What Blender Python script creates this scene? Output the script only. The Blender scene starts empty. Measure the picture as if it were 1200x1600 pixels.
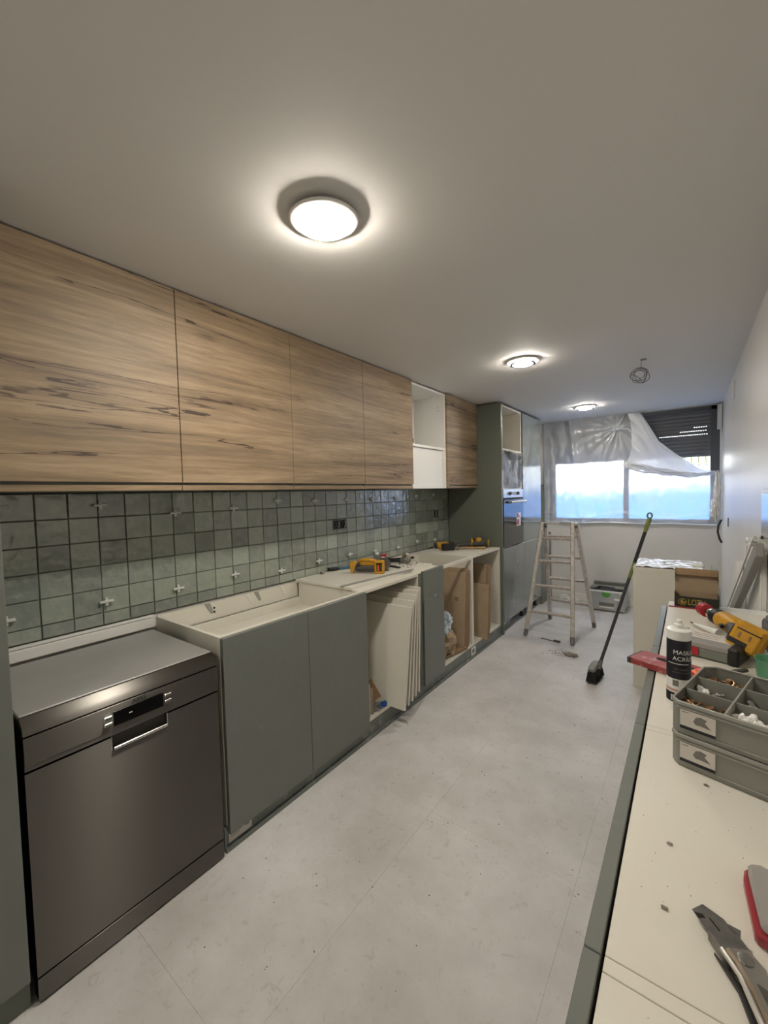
import bpy, bmesh, math, random
from mathutils import Vector, Matrix, noise
random.seed(7)
SC = bpy.context.scene
COL = SC.collection
PI = math.pi

# ------------------------------------------------------------------ camera
YAW, PIT, ROL, FPX = .6412, -.0438, -.0253, 640.6
_f = Vector((-math.sin(YAW)*math.cos(PIT), math.cos(YAW)*math.cos(PIT), math.sin(PIT)))
_r = Vector((math.cos(YAW), math.sin(YAW), 0)); _u = _r.cross(_f)
_r2 = _r*math.cos(ROL)+_u*math.sin(ROL); _u2 = -_r*math.sin(ROL)+_u*math.cos(ROL)
cam_d = bpy.data.cameras.new('camera'); cam = bpy.data.objects.new('camera', cam_d); COL.objects.link(cam)
cam_d.sensor_fit = 'HORIZONTAL'; cam_d.sensor_width = 36; cam_d.lens = 36*FPX/1200; cam_d.clip_start = .02
M = Matrix((( _r2.x,_u2.x,-_f.x,0),(_r2.y,_u2.y,-_f.y,0),(_r2.z,_u2.z,-_f.z,1.46),(0,0,0,1)))
cam.matrix_world = M
SC.camera = cam
# ------------------------------------------------------------------ world, exposure
W = bpy.data.worlds.new('sky'); SC.world = W; W.use_nodes = True
wn = W.node_tree.nodes; wl = W.node_tree.links; wn.clear()
wo = wn.new('ShaderNodeOutputWorld'); wb = wn.new('ShaderNodeBackground')
tc = wn.new('ShaderNodeTexCoord'); sx = wn.new('ShaderNodeSeparateXYZ'); cr = wn.new('ShaderNodeValToRGB')
cr.color_ramp.elements[0].position = .0; cr.color_ramp.elements[0].color = (.95, .97, 1, 1)
cr.color_ramp.elements[1].position = .7; cr.color_ramp.elements[1].color = (.58, .74, 1, 1)
wl.new(tc.outputs['Generated'], sx.inputs[0]); wl.new(sx.outputs['Z'], cr.inputs[0]); wl.new(cr.outputs[0], wb.inputs[0])
wb.inputs[1].default_value = 6.8
wl.new(wb.outputs[0], wo.inputs[0])
SC.view_settings.view_transform = 'Standard'; SC.view_settings.look = 'None'
SC.view_settings.exposure = 0.0; SC.view_settings.gamma = 1; SC.view_settings.use_curve_mapping = False
LAMP = 222.0          # radiance of the ceiling lamp diffusers
LAMPC = (1, .93, .82)

# ------------------------------------------------------------------ materials
def lin(c):
    if isinstance(c, str): c = tuple(int(c[i:i+2], 16)/255 for i in (0, 2, 4))
    return tuple((v/12.92 if v <= .04045 else ((v+.055)/1.055)**2.4) for v in c)+(1,)
def newmat(name):
    m = bpy.data.materials.new(name); m.use_nodes = True
    return m, m.node_tree.nodes, m.node_tree.links, m.node_tree.nodes['Principled BSDF']
def mat(name, col, rough=.5, metal=0, var=None, vs=6, bump=0, bs=60, spec=.5, coat=0, stretch=None, trans=0, alpha=1, dust=None):
    m, n, l, p = newmat(name)
    p.inputs['Roughness'].default_value = rough; p.inputs['Metallic'].default_value = metal
    p.inputs['Specular IOR Level'].default_value = spec; p.inputs['Coat Weight'].default_value = coat
    p.inputs['Transmission Weight'].default_value = trans; p.inputs['Alpha'].default_value = alpha
    p.inputs['Base Color'].default_value = lin(col)
    g = n.new('ShaderNodeNewGeometry'); src = g.outputs['Position']
    if stretch:
        mp = n.new('ShaderNodeMapping'); mp.inputs['Scale'].default_value = stretch; l.new(src, mp.inputs[0]); src = mp.outputs[0]
    if var:
        t = n.new('ShaderNodeTexNoise'); t.inputs['Scale'].default_value = vs; t.inputs['Detail'].default_value = 6; t.inputs['Roughness'].default_value = .65
        l.new(src, t.inputs['Vector'])
        r = n.new('ShaderNodeValToRGB'); r.color_ramp.elements[0].position = .3; r.color_ramp.elements[1].position = .7
        r.color_ramp.elements[0].color = lin(col); r.color_ramp.elements[1].color = lin(var)
        l.new(t.outputs['Fac'], r.inputs[0]); l.new(r.outputs[0], p.inputs['Base Color'])
    if dust:
        t = n.new('ShaderNodeTexNoise'); t.inputs['Scale'].default_value = 14; t.inputs['Detail'].default_value = 8; t.inputs['Roughness'].default_value = .75
        l.new(g.outputs['Position'], t.inputs['Vector'])
        r = n.new('ShaderNodeValToRGB'); r.color_ramp.elements[0].position = .55; r.color_ramp.elements[1].position = .72
        r.color_ramp.elements[0].color = (0,0,0,1); r.color_ramp.elements[1].color = (dust,)*3+(1,)
        l.new(t.outputs['Fac'], r.inputs[0])
        mx = n.new('ShaderNodeMix'); mx.data_type = 'RGBA'; l.new(r.outputs[0], mx.inputs['Factor'])
        if p.inputs['Base Color'].links: l.new(p.inputs['Base Color'].links[0].from_socket, mx.inputs['A'])
        else: mx.inputs['A'].default_value = lin(col)
        mx.inputs['B'].default_value = lin('d8d4cc'); l.new(mx.outputs['Result'], p.inputs['Base Color'])
    if bump:
        t = n.new('ShaderNodeTexNoise'); t.inputs['Scale'].default_value = bs; t.inputs['Detail'].default_value = 4
        l.new(src, t.inputs['Vector']); b = n.new('ShaderNodeBump'); b.inputs['Strength'].default_value = bump; b.inputs['Distance'].default_value = .01
        l.new(t.outputs['Fac'], b.inputs['Height']); l.new(b.outputs[0], p.inputs['Normal'])
    return m
MT = {}
MT['wall'] = mat('white_paint', 'dedcd9', .55, var='d8d6d2', vs=3, bump=.04, bs=40)
MT['wallr'] = mat('white_satin_paint', 'dedcd8', .36, var='d9d7d3', vs=2, bump=.05, bs=14)
MT['ceil'] = mat('ceiling_paint', 'dcdad6', .7, bump=.02, bs=30)
MT['carc'] = mat('cream_melamine', 'dcd8cc', .4, var='d6d1c4', vs=3, bump=.01)
MT['whitem'] = mat('white_melamine', 'e6e5e0', .35)
MT['edge'] = mat('raw_board_edge', 'b9a88c', .8, var='a08e72', vs=90)
MT['green'] = mat('sage_grey_laminate', '737670', .3, var='6e716b', vs=4, spec=.45, dust=.05)
MT['greeng'] = mat('glossy_sage_laminate', '737a77', .2, var='6f7673', vs=4, spec=.6, coat=1, dust=.05)
MT['greend'] = mat('sage_grey_side', '656a5f', .38)
MT['plinth'] = mat('dusty_plinth', '626864', .45, var='70756f', vs=9, dust=.35)
MT['steelg'] = mat('grey_lacquer_top', '94938f', .38, var='8d8c88', vs=5, dust=.05)
MT['chrome'] = mat('bright_metal', 'd0cdc8', .2, metal=1)
MT['dmetal'] = mat('dull_metal', '8f8d89', .4, metal=.9, var='6d6b68', vs=40)
MT['black'] = mat('black_plastic', '1c1c1d', .45)
MT['dark'] = mat('dark_recess', '151413', .8)
MT['glassb'] = mat('black_glass', '07080a', .06, coat=.5)
MT['yellow'] = mat('yellow_tool_plastic', 'd09a1c', .45, var='b9861a', vs=25, dust=.1)
MT['tgrey'] = mat('grey_tool_rubber', '4c4a45', .6, var='3b3936', vs=30)
MT['kraft'] = mat('kraft_cardboard', 'a8947a', .8, var='9c876c', vs=8, bump=.05, bs=60)
MT['kraftd'] = mat('dark_kraft_edge', '7d6446', .85, var='94785a', vs=50)
MT['red'] = mat('red_plastic', 'a8202a', .35)
MT['redm'] = mat('chipped_red_metal', '8f2f2f', .35, var='a04a45', vs=20, dust=.9)
MT['orange'] = mat('orange_plastic', 'e8652a', .45)
MT['blue'] = mat('blue_plastic', '1f4f9a', .4)
MT['teal'] = mat('blue_steel_blade', '4b8ba8', .3, metal=.4)
MT['wpl'] = mat('white_plastic', 'e4e3df', .35)
MT['bin'] = mat('grey_bin_plastic', '85857d', .42, bump=.02, bs=80)
MT['bink'] = mat('grey_bin_rim', '96968e', .4)
MT['paper'] = mat('printed_paper', 'ccc5bd', .6)
MT['ink'] = mat('dark_ink', '1a1a22', .6)
MT['inkg'] = mat('grey_ink', '77736d', .7)
MT['gold'] = mat('gold_print', 'a88f3c', .5)
MT['boxg'] = mat('dark_green_print', '1d2116', .45)
MT['woodh'] = mat('hammer_handle_wood', 'b18e62', .6, var='9c7a50', vs=40)
MT['brush'] = mat('black_bristles', '222222', .9, bump=.6, bs=300, stretch=(1, 1, .1))
MT['bgreen'] = mat('lime_plastic', '737d3c', .45)
MT['bgrey'] = mat('broom_head_grey', '74776f', .5)
MT['pole'] = mat('dark_coated_tube', '3e4143', .35)
MT['alu'] = mat('paint_spattered_aluminium', 'd3d0ca', .45, metal=.2, var='a09385', vs=28, dust=.8)
MT['alud'] = mat('spattered_aluminium_rung', 'c9c6bf', .5, metal=.2, var='9a8577', vs=35, dust=.8)
MT['ovenp'] = mat('pale_steel_panel', 'c4c8ca', .25, metal=.5)
MT['redc'] = mat('dull_red_plastic', '96353c', .3)
MT['sysg'] = mat('toolbox_grey', 'b9bbb8', .45)
MT['prof'] = mat('grey_profile', '93928e', .5, metal=.1)
MT['frame'] = mat('anthracite_frame', '4a4d52', .4)
MT['slat'] = mat('brown_grey_slat', '55575b', .5)
MT['clip'] = mat('clip_plastic', 'c9ccc6', .4)
MT['screw'] = mat('bronze_screws', '7d5c40', .35, metal=.8, var='a98867', vs=60)
MT['conc'] = mat('dust_debris', 'a39c8e', .9, var='6c675e', vs=50)
MT['bag'] = mat('pale_plastic_bag', 'c6ccd0', .25, var='a3b6c4', vs=18)
MT['tub'] = mat('green_clear_plastic', '7fc4a0', .25, trans=.55)
MT['clear'] = mat('clear_plastic', 'cfcac4', .15, trans=.5)
MT['cloth'] = mat('dark_grey_fabric', '5b5b5c', .85, bump=.1, bs=120)
MT['gbag'] = mat('sea_green_sack', 'b7c5c1', .5, var='a5b6b1', vs=20)
MT['facade'] = mat('pale_blue_facade', '4f83c0', .8)
MT['roofg'] = mat('mossy_roof_tiles', '8fa07a', .8, var='c0a877', vs=30)
MT['ext'] = mat('exterior_ground', '6f88b8', .9)
MT['grout'] = mat('floor_grout', 'c4c0bb', .9)
MT['tilew'] = mat('backing_adhesive', '6a6b62', .9)
MT['display'] = mat('unlit_display', '060607', .12)

def m_floor():
    m, n, l, p = newmat('microcement_floor_tile')
    g = n.new('ShaderNodeNewGeometry')
    a = n.new('ShaderNodeTexNoise'); a.inputs['Scale'].default_value = 1.7; a.inputs['Detail'].default_value = 9; a.inputs['Roughness'].default_value = .62
    l.new(g.outputs['Position'], a.inputs['Vector'])
    r = n.new('ShaderNodeValToRGB'); e = r.color_ramp.elements
    e[0].position = .32; e[0].color = lin('b0aca7'); e[1].position = .68; e[1].color = lin('d3d0ce'); l.new(a.outputs['Fac'], r.inputs[0])
    # small scratches and crumbs of plaster
    b = n.new('ShaderNodeTexNoise'); b.inputs['Scale'].default_value = 26; b.inputs['Detail'].default_value = 6; b.inputs['Roughness'].default_value = .7; b.inputs['Distortion'].default_value = 1.2
    l.new(g.outputs['Position'], b.inputs['Vector'])
    r2 = n.new('ShaderNodeValToRGB'); e = r2.color_ramp.elements
    e[0].position = .32; e[0].color = (1, 1, 1, 1); e[1].position = .43; e[1].color = (0, 0, 0, 1); l.new(b.outputs['Fac'], r2.inputs[0])
    mm = n.new('ShaderNodeMath'); mm.operation = 'MULTIPLY'; mm.inputs[1].default_value = .38; l.new(r2.outputs[0], mm.inputs[0])
    mx = n.new('ShaderNodeMix'); mx.data_type = 'RGBA'; l.new(mm.outputs[0], mx.inputs['Factor']); l.new(r.outputs[0], mx.inputs['A']); mx.inputs['B'].default_value = lin('948c83')
    l.new(mx.outputs['Result'], p.inputs['Base Color'])
    rr = n.new('ShaderNodeMapRange'); rr.inputs[3].default_value = .3; rr.inputs[4].default_value = .55; l.new(a.outputs['Fac'], rr.inputs[0]); l.new(rr.outputs[0], p.inputs['Roughness'])
    bp = n.new('ShaderNodeBump'); bp.inputs['Strength'].default_value = .12; bp.inputs['Distance'].default_value = .01
    l.new(b.outputs['Fac'], bp.inputs['Height']); l.new(bp.outputs[0], p.inputs['Normal'])
    return m
MT['floor'] = m_floor()
def m_tile():
    m, n, l, p = newmat('glazed_green_tile')
    g = n.new('ShaderNodeNewGeometry'); oi = n.new('ShaderNodeObjectInfo')
    r = n.new('ShaderNodeValToRGB'); e = r.color_ramp.elements
    e[0].position = 0; e[0].color = lin('787f78'); e[1].position = 1; e[1].color = lin('9ba398')
    x = e.new(.35); x.color = lin('868d86'); x = e.new(.7); x.color = lin('8f978c')
    l.new(oi.outputs['Random'], r.inputs[0])
    a = n.new('ShaderNodeTexNoise'); a.inputs['Scale'].default_value = 22; a.inputs['Detail'].default_value = 6; l.new(g.outputs['Position'], a.inputs['Vector'])
    mr = n.new('ShaderNodeMapRange'); mr.inputs[1].default_value = .45; mr.inputs[2].default_value = .8; mr.inputs[4].default_value = .45; l.new(a.outputs['Fac'], mr.inputs[0])
    mx = n.new('ShaderNodeMix'); mx.data_type = 'RGBA'; l.new(mr.outputs[0], mx.inputs['Factor']); l.new(r.outputs[0], mx.inputs['A']); mx.inputs['B'].default_value = lin('abae9f')
    l.new(mx.outputs['Result'], p.inputs['Base Color'])
    p.inputs['Roughness'].default_value = .16; p.inputs['Specular IOR Level'].default_value = .6; p.inputs['Coat Weight'].default_value = 1; p.inputs['Coat IOR'].default_value = 1.7; p.inputs['Coat Roughness'].default_value = .03
    b = n.new('ShaderNodeTexNoise'); b.inputs['Scale'].default_value = 26; b.inputs['Detail'].default_value = 1.5; l.new(g.outputs['Position'], b.inputs['Vector'])
    bp = n.new('ShaderNodeBump'); bp.inputs['Strength'].default_value = .38; bp.inputs['Distance'].default_value = .012
    l.new(b.outputs['Fac'], bp.inputs['Height']); l.new(bp.outputs[0], p.inputs['Normal']); l.new(bp.outputs[0], p.inputs['Coat Normal'])
    return m
MT['tile'] = m_tile()
def m_wood():
    m, n, l, p = newmat('rustic_oak_laminate')
    g = n.new('ShaderNodeNewGeometry')
    def mapped(sc, off=0):
        mp = n.new('ShaderNodeMapping'); mp.inputs['Scale'].default_value = sc; mp.inputs['Location'].default_value = (0, off, off*.7); l.new(g.outputs['Position'], mp.inputs[0]); return mp.outputs[0]
    def nz(vec, s, d, ro, di=0):
        t = n.new('ShaderNodeTexNoise'); t.inputs['Scale'].default_value = s; t.inputs['Detail'].default_value = d; t.inputs['Roughness'].default_value = ro; t.inputs['Distortion'].default_value = di
        l.new(vec, t.inputs['Vector']); return t.outputs['Fac']
    def rng(v, a, b, c, d):
        t = n.new('ShaderNodeMapRange'); t.inputs[1].default_value = a; t.inputs[2].default_value = b; t.inputs[3].default_value = c; t.inputs[4].default_value = d; l.new(v, t.inputs[0]); return t.outputs[0]
    def mth(op, a, b):
        t = n.new('ShaderNodeMath'); t.operation = op
        for k, v in enumerate((a, b)):
            if isinstance(v, (int, float)): t.inputs[k].default_value = v
            elif v is not None: l.new(v, t.inputs[k])
        return t.outputs[0]
    def mixc(f, a, b, mode='MIX'):
        t = n.new('ShaderNodeMix'); t.data_type = 'RGBA'; t.blend_type = mode
        for k, v in (('Factor', f), ('A', a), ('B', b)):
            if isinstance(v, (int, float)): t.inputs[k].default_value = v
            elif isinstance(v, tuple): t.inputs[k].default_value = v
            else: l.new(v, t.inputs[k])
        return t.outputs['Result']
    base = nz(mapped((1, .38, 4.6)), 2.3, 9, .66, .35)
    r = n.new('ShaderNodeValToRGB'); e = r.color_ramp.elements
    e[0].position = .28; e[0].color = lin('6d5e4c'); e[1].position = .72; e[1].color = lin('b39c7e')
    x = e.new(.5); x.color = lin('937d62'); l.new(base, r.inputs[0])
    fib = nz(mapped((1, 3.0, 110)), 4, 3, .7)
    grain = nz(mapped((1, 1.1, 26)), 4, 5, .65, .2)
    c = mixc(1, r.outputs[0], rng(fib, .3, .7, .86, 1.10), 'MULTIPLY')
    c = mixc(1, c, rng(grain, .3, .72, 1.10, .84), 'MULTIPLY')
    # growth-ring figure
    wv = n.new('ShaderNodeTexWave'); wv.wave_type = 'BANDS'; wv.bands_direction = 'Z'; wv.inputs['Scale'].default_value = 7; wv.inputs['Distortion'].default_value = 9; wv.inputs['Detail'].default_value = 4; wv.inputs['Detail Scale'].default_value = .9; wv.inputs['Detail Roughness'].default_value = .6
    l.new(mapped((1, .32, 1.5)), wv.inputs['Vector'])
    c = mixc(1, c, rng(wv.outputs['Fac'], 0, 1, 1.05, .92), 'MULTIPLY')
    # long ragged splits, nearly horizontal, broken into lengths
    for off, th in ((0, .0024), (3.3, .0019), (6.1, .0016)):
        f = nz(mapped((1, .15, 2.6), off), 1.25, 7, .5, .12)
        ab = mth('ABSOLUTE', mth('SUBTRACT', f, .5), None)
        mk = rng(nz(mapped((1, .7, 2.6), off+9), 1.3, 4, .55), .47, .57, 0, 1)
        wide = rng(nz(mapped((1, 9, 22), off), 1, 3, .6), .35, .65, .7, 1.7)
        c = mixc(mth('MULTIPLY', rng(ab, 0, .03, .34, 0), mk), c, lin('5c4836'))
        core = mth('MULTIPLY', mth('LESS_THAN', ab, mth('MULTIPLY', wide, th)), mk)
        c = mixc(mth('MULTIPLY', core, .9), c, lin('3a2b20'))
    vo = n.new('ShaderNodeTexVoronoi'); vo.inputs['Scale'].default_value = 3.4; l.new(mapped((.2, .6, 1.3)), vo.inputs['Vector'])
    c = mixc(rng(vo.outputs['Distance'], .015, .07, .55, 0), c, lin('4f3b2c'))
    l.new(c, p.inputs['Base Color'])
    p.inputs['Roughness'].default_value = .5
    bp = n.new('ShaderNodeBump'); bp.inputs['Strength'].default_value = .2; bp.inputs['Distance'].default_value = .004; l.new(fib, bp.inputs['Height']); l.new(bp.outputs[0], p.inputs['Normal'])
    return m
MT['wood'] = m_wood()
def m_steel():
    m, n, l, p = newmat('brushed_steel')
    p.inputs['Base Color'].default_value = lin('726f6a'); p.inputs['Metallic'].default_value = 1; p.inputs['Roughness'].default_value = .38
    p.inputs['Anisotropic'].default_value = 1; p.inputs['Anisotropic Rotation'].default_value = 0
    tg = n.new('ShaderNodeCombineXYZ'); tg.inputs[2].default_value = 1; l.new(tg.outputs[0], p.inputs['Tangent'])
    g = n.new('ShaderNodeNewGeometry'); mp = n.new('ShaderNodeMapping'); mp.inputs['Scale'].default_value = (1, 2, 300); l.new(g.outputs['Position'], mp.inputs[0])
    t = n.new('ShaderNodeTexNoise'); t.inputs['Scale'].default_value = 3; l.new(mp.outputs[0], t.inputs['Vector'])
    mr = n.new('ShaderNodeMapRange'); mr.inputs[3].default_value = .34; mr.inputs[4].default_value = .42; l.new(t.outputs['Fac'], mr.inputs[0]); l.new(mr.outputs[0], p.inputs['Roughness'])
    return m
MT['steel'] = m_steel()
def m_film(name, tr, col=(.86, .88, .92)):
    m, n, l, p = newmat(name); n.remove(p); out = n['Material Output']
    a = n.new('ShaderNodeBsdfRefraction'); a.inputs['Color'].default_value = (.95, .97, 1, 1); a.inputs['Roughness'].default_value = .6; a.inputs['IOR'].default_value = 1.16
    b = n.new('ShaderNodeBsdfTranslucent'); b.inputs[0].default_value = col+(1,)
    c = n.new('ShaderNodeBsdfDiffuse'); c.inputs[0].default_value = col+(1,)
    d = n.new('ShaderNodeBsdfGlossy'); d.inputs['Roughness'].default_value = .33
    m1 = n.new('ShaderNodeMixShader'); m1.inputs[0].default_value = .86; l.new(b.outputs[0], m1.inputs[1]); l.new(c.outputs[0], m1.inputs[2])
    m2 = n.new('ShaderNodeMixShader'); l.new(a.outputs[0], m2.inputs[2]); l.new(m1.outputs[0], m2.inputs[1])
    g = n.new('ShaderNodeNewGeometry'); t = n.new('ShaderNodeTexNoise'); t.inputs['Scale'].default_value = 5; t.inputs['Detail'].default_value = 5; l.new(g.outputs['Position'], t.inputs['Vector'])
    mr = n.new('ShaderNodeMapRange'); mr.inputs[1].default_value = .3; mr.inputs[2].default_value = .7; mr.inputs[3].default_value = tr-.12; mr.inputs[4].default_value = tr+.12; l.new(t.outputs['Fac'], mr.inputs[0]); l.new(mr.outputs[0], m2.inputs[0])
    m3 = n.new('ShaderNodeMixShader'); m3.inputs[0].default_value = .09; l.new(m2.outputs[0], m3.inputs[1]); l.new(d.outputs[0], m3.inputs[2])
    l.new(m3.outputs[0], out.inputs[0]); return m
MT['film'] = m_film('protective_film', .56)
MT['film2'] = m_film('folded_film', .16)
MT['wrap'] = m_film('appliance_wrap', .9)
def m_glass():
    m, n, l, p = newmat('window_glass'); n.remove(p); out = n['Material Output']
    a = n.new('ShaderNodeBsdfTransparent'); d = n.new('ShaderNodeBsdfGlossy'); d.inputs['Roughness'].default_value = .02
    m3 = n.new('ShaderNodeMixShader'); m3.inputs[0].default_value = .06; l.new(a.outputs[0], m3.inputs[1]); l.new(d.outputs[0], m3.inputs[2]); l.new(m3.outputs[0], out.inputs[0]); return m
MT['glass'] = m_glass()
def m_emit(name, c, s):
    m, n, l, p = newmat(name); n.remove(p); e = n.new('ShaderNodeEmission'); e.inputs[0].default_value = c+(1,); e.inputs[1].default_value = s
    l.new(e.outputs[0], n['Material Output'].inputs[0]); return m
MT['lamp'] = m_emit('lit_diffuser', LAMPC, LAMP)

# ------------------------------------------------------------------ mesh helpers
class MB:
    def __init__(s): s.v = []; s.f = []
    def add(s, vs, fs):
        o = len(s.v); s.v += [Vector(v) for v in vs]; s.f += [tuple(i+o for i in f) for f in fs]; return s
    def box(s, x0, x1, y0, y1, z0, z1, rot=None):
        vs = [Vector((x, y, z)) for x in (x0, x1) for y in (y0, y1) for z in (z0, z1)]
        if rot is not None:
            c = Vector(((x0+x1)/2, (y0+y1)/2, (z0+z1)/2)); vs = [c+rot @ (v-c) for v in vs]
        return s.add(vs, [(0, 1, 3, 2), (4, 6, 7, 5), (0, 4, 5, 1), (2, 3, 7, 6), (0, 2, 6, 4), (1, 5, 7, 3)])
    def beam(s, p0, p1, w, h, up=(0, 0, 1)):
        p0 = Vector(p0); p1 = Vector(p1); d = (p1-p0).normalized(); a = d.cross(Vector(up)).normalized(); b = a.cross(d)
        vs = [p+a*i*w/2+b*j*h/2 for p in (p0, p1) for i in (-1, 1) for j in (-1, 1)]
        return s.add(vs, [(0, 1, 3, 2), (4, 6, 7, 5), (0, 4, 5, 1), (2, 3, 7, 6), (0, 2, 6, 4), (1, 5, 7, 3)])
    def tube(s, pts, r, n=10, closed=False, cap=True):
        pts = [Vector(p) for p in pts]; N = len(pts); rs = r if isinstance(r, (list, tuple)) else [r]*N
        up = Vector((0, 0, 1)); rings = []; o = len(s.v); pa = None
        for i, p in enumerate(pts):
            d = (pts[(i+1) % N]-pts[i-1]) if closed else (pts[min(i+1, N-1)]-pts[max(i-1, 0)])
            d.normalize()
            if pa is None:
                a = d.cross(up)
                if a.length < .1: a = d.cross(Vector((1, 0, 0)))
            else: a = pa-d*pa.dot(d)
            a.normalize(); pa = a; b = d.cross(a)
            s.v += [p+(a*math.cos(2*PI*k/n)+b*math.sin(2*PI*k/n))*rs[i] for k in range(n)]
        M_ = N if closed else N-1
        for i in range(M_):
            for k in range(n):
                j = (i+1) % N; s.f.append((o+i*n+k, o+i*n+(k+1) % n, o+j*n+(k+1) % n, o+j*n+k))
        if cap and not closed:
            s.f.append(tuple(o+k for k in range(n))[::-1]); s.f.append(tuple(o+(N-1)*n+k for k in range(n)))
        return s
    def cyl(s, p0, p1, r0, r1=None, n=24): return s.tube([p0, p1], [r0, r0 if r1 is None else r1], n)
    def lathe(s, prof, c=(0, 0, 0), n=32, axis='z'):
        o = len(s.v); c = Vector(c)
        for r, h in prof:
            for k in range(n):
                a = 2*PI*k/n; q = (r*math.cos(a), r*math.sin(a), h)
                if axis == 'x': q = (h, q[0], q[1])
                elif axis == 'y': q = (q[0], h, q[1])
                s.v.append(c+Vector(q))
        for i in range(len(prof)-1):
            for k in range(n): s.f.append((o+i*n+k, o+i*n+(k+1) % n, o+(i+1)*n+(k+1) % n, o+(i+1)*n+k))
        s.f.append(tuple(o+k for k in range(n))[::-1]); s.f.append(tuple(o+(len(prof)-1)*n+k for k in range(n))); return s
    def prism(s, poly, a, b, axis='z'):
        def q(p, h):
            return {'z': (p[0], p[1], h), 'y': (p[0], h, p[1]), 'x': (h, p[0], p[1])}[axis]
        n = len(poly); vs = [q(p, a) for p in poly]+[q(p, b) for p in poly]
        return s.add(vs, [tuple(range(n))[::-1], tuple(range(n, 2*n))]+[(i, (i+1) % n, n+(i+1) % n, n+i) for i in range(n)])
    def loft(s, secs, n=20, e=.6):
        # secs: (x, cy, cz, ry, rz) super-elliptic sections along x
        o = len(s.v)
        for (x, cy, cz, ry, rz) in secs:
            for k in range(n):
                a = 2*PI*k/n; ca, sa = math.cos(a), math.sin(a)
                s.v.append(Vector((x, cy+ry*math.copysign(abs(ca)**e, ca), cz+rz*math.copysign(abs(sa)**e, sa))))
        for i in range(len(secs)-1):
            for k in range(n): s.f.append((o+i*n+k, o+i*n+(k+1) % n, o+(i+1)*n+(k+1) % n, o+(i+1)*n+k))
        s.f.append(tuple(o+k for k in range(n))[::-1]); s.f.append(tuple(o+(len(secs)-1)*n+k for k in range(n))); return s
    def grid(s, nx, ny, fn, keep=None):
        o = len(s.v)
        for j in range(ny+1):
            for i in range(nx+1): s.v.append(Vector(fn(i/nx, j/ny)))
        for j in range(ny):
            for i in range(nx):
                if keep is None or keep((i+.5)/nx, (j+.5)/ny):
                    a = o+j*(nx+1)+i; s.f.append((a, a+1, a+nx+2, a+nx+1))
        return s
    def blob(s, c, size, seed=0, amp=.35, freq=2.5, sub=4, flat=None):
        bm = bmesh.new(); bmesh.ops.create_icosphere(bm, subdivisions=sub, radius=1); o = len(s.v); c = Vector(c)
        off = Vector((seed*3.7, seed*1.3, seed*5.1))
        for v in bm.verts:
            p = v.co.copy(); d = noise.noise(p*freq+off)*amp*1.3+abs(noise.noise(p*freq*2.3+off))*amp*.9+abs(noise.noise(p*freq*5+off))*amp*.3
            q = p*(1-amp*.3+d); q = Vector((q.x*size[0], q.y*size[1], q.z*size[2]))
            if flat is not None: q.z = max(q.z, flat)
            s.v.append(c+q)
        s.f += [tuple(o+v.index for v in f.verts) for f in bm.faces]; bm.free(); return s
    def xf(s, m):
        s.v = [m @ v for v in s.v]; return s
    def build(s, name, m, parent=None, bev=0, smooth=True, world=True, segs=1, loc=None):
        off = Vector((0, 0, 0))
        if parent is not None and world: off = ROOT.get(parent.name, Vector((0, 0, 0)))
        me = bpy.data.meshes.new(name); me.from_pydata([tuple(v-off) for v in s.v], [], s.f)
        bm = bmesh.new(); bm.from_mesh(me)
        bmesh.ops.delete(bm, geom=[v for v in bm.verts if not v.link_faces], context='VERTS')
        if bev:
            bm.normal_update()
            ed = [e for e in bm.edges if len(e.link_faces) == 2 and e.calc_face_angle(0) > .6]
            bmesh.ops.bevel(bm, geom=ed, offset=bev, segments=segs, affect='EDGES', profile=.5, clamp_overlap=True)
        bmesh.ops.recalc_face_normals(bm, faces=bm.faces); bm.to_mesh(me); bm.free()
        me.materials.append(MT[m] if isinstance(m, str) else m)
        if smooth: me.shade_smooth(); me.set_sharp_from_angle(angle=.6)
        o = bpy.data.objects.new(name, me); COL.objects.link(o)
        if parent is not None: o.parent = parent; ROOT[o.name] = off
        if loc is not None: o.location = loc
        return o
ROOT = {}
def tag(o, label=None, cat=None, group=None, kind=None):
    if label: o['label'] = label
    if cat: o['category'] = cat
    if group: o['group'] = group
    if kind: o['kind'] = kind
    return o
def thing(name, label, cat, loc=(0, 0, 0), rz=0, group=None, rot=None):
    o = bpy.data.objects.new(name, None); COL.objects.link(o); o.location = loc; o.empty_display_size = .05
    o.rotation_euler = rot if rot else (0, 0, rz)
    ROOT[o.name] = Vector(loc) if (not rz and not rot) else Vector((0, 0, 0))
    return tag(o, label, cat, group)
def struct(o): o['kind'] = 'structure'; return o
def words(txt, size, m, parent, mw, name='lettering', align='CENTER', ext=.0003, sx=1, bold=.008):
    cu = bpy.data.curves.new(name, 'FONT'); cu.body = txt; cu.size = size; cu.extrude = ext; cu.offset = size*bold; cu.align_x = align; cu.align_y = 'CENTER'
    t = bpy.data.objects.new(name+'_tmp', cu); COL.objects.link(t)
    dg = bpy.context.evaluated_depsgraph_get(); me = bpy.data.meshes.new_from_object(t.evaluated_get(dg))
    bpy.data.objects.remove(t); me.transform(mw @ Matrix.Diagonal((sx, 1, 1, 1)))
    me.transform(Matrix.Translation(-ROOT.get(parent.name, Vector())))
    me.materials.clear(); me.materials.append(MT[m]); o = bpy.data.objects.new(name, me); COL.objects.link(o); o.parent = parent
    ROOT[o.name] = ROOT.get(parent.name, Vector()); return o
def basis(x, y, o):
    x = Vector(x).normalized(); y = Vector(y); y = (y-x*y.dot(x)).normalized(); z = x.cross(y); o = Vector(o)
    return Matrix(((x.x, y.x, z.x, o.x), (x.y, y.y, z.y, o.y), (x.z, y.z, z.z, o.z), (0, 0, 0, 1)))

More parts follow.
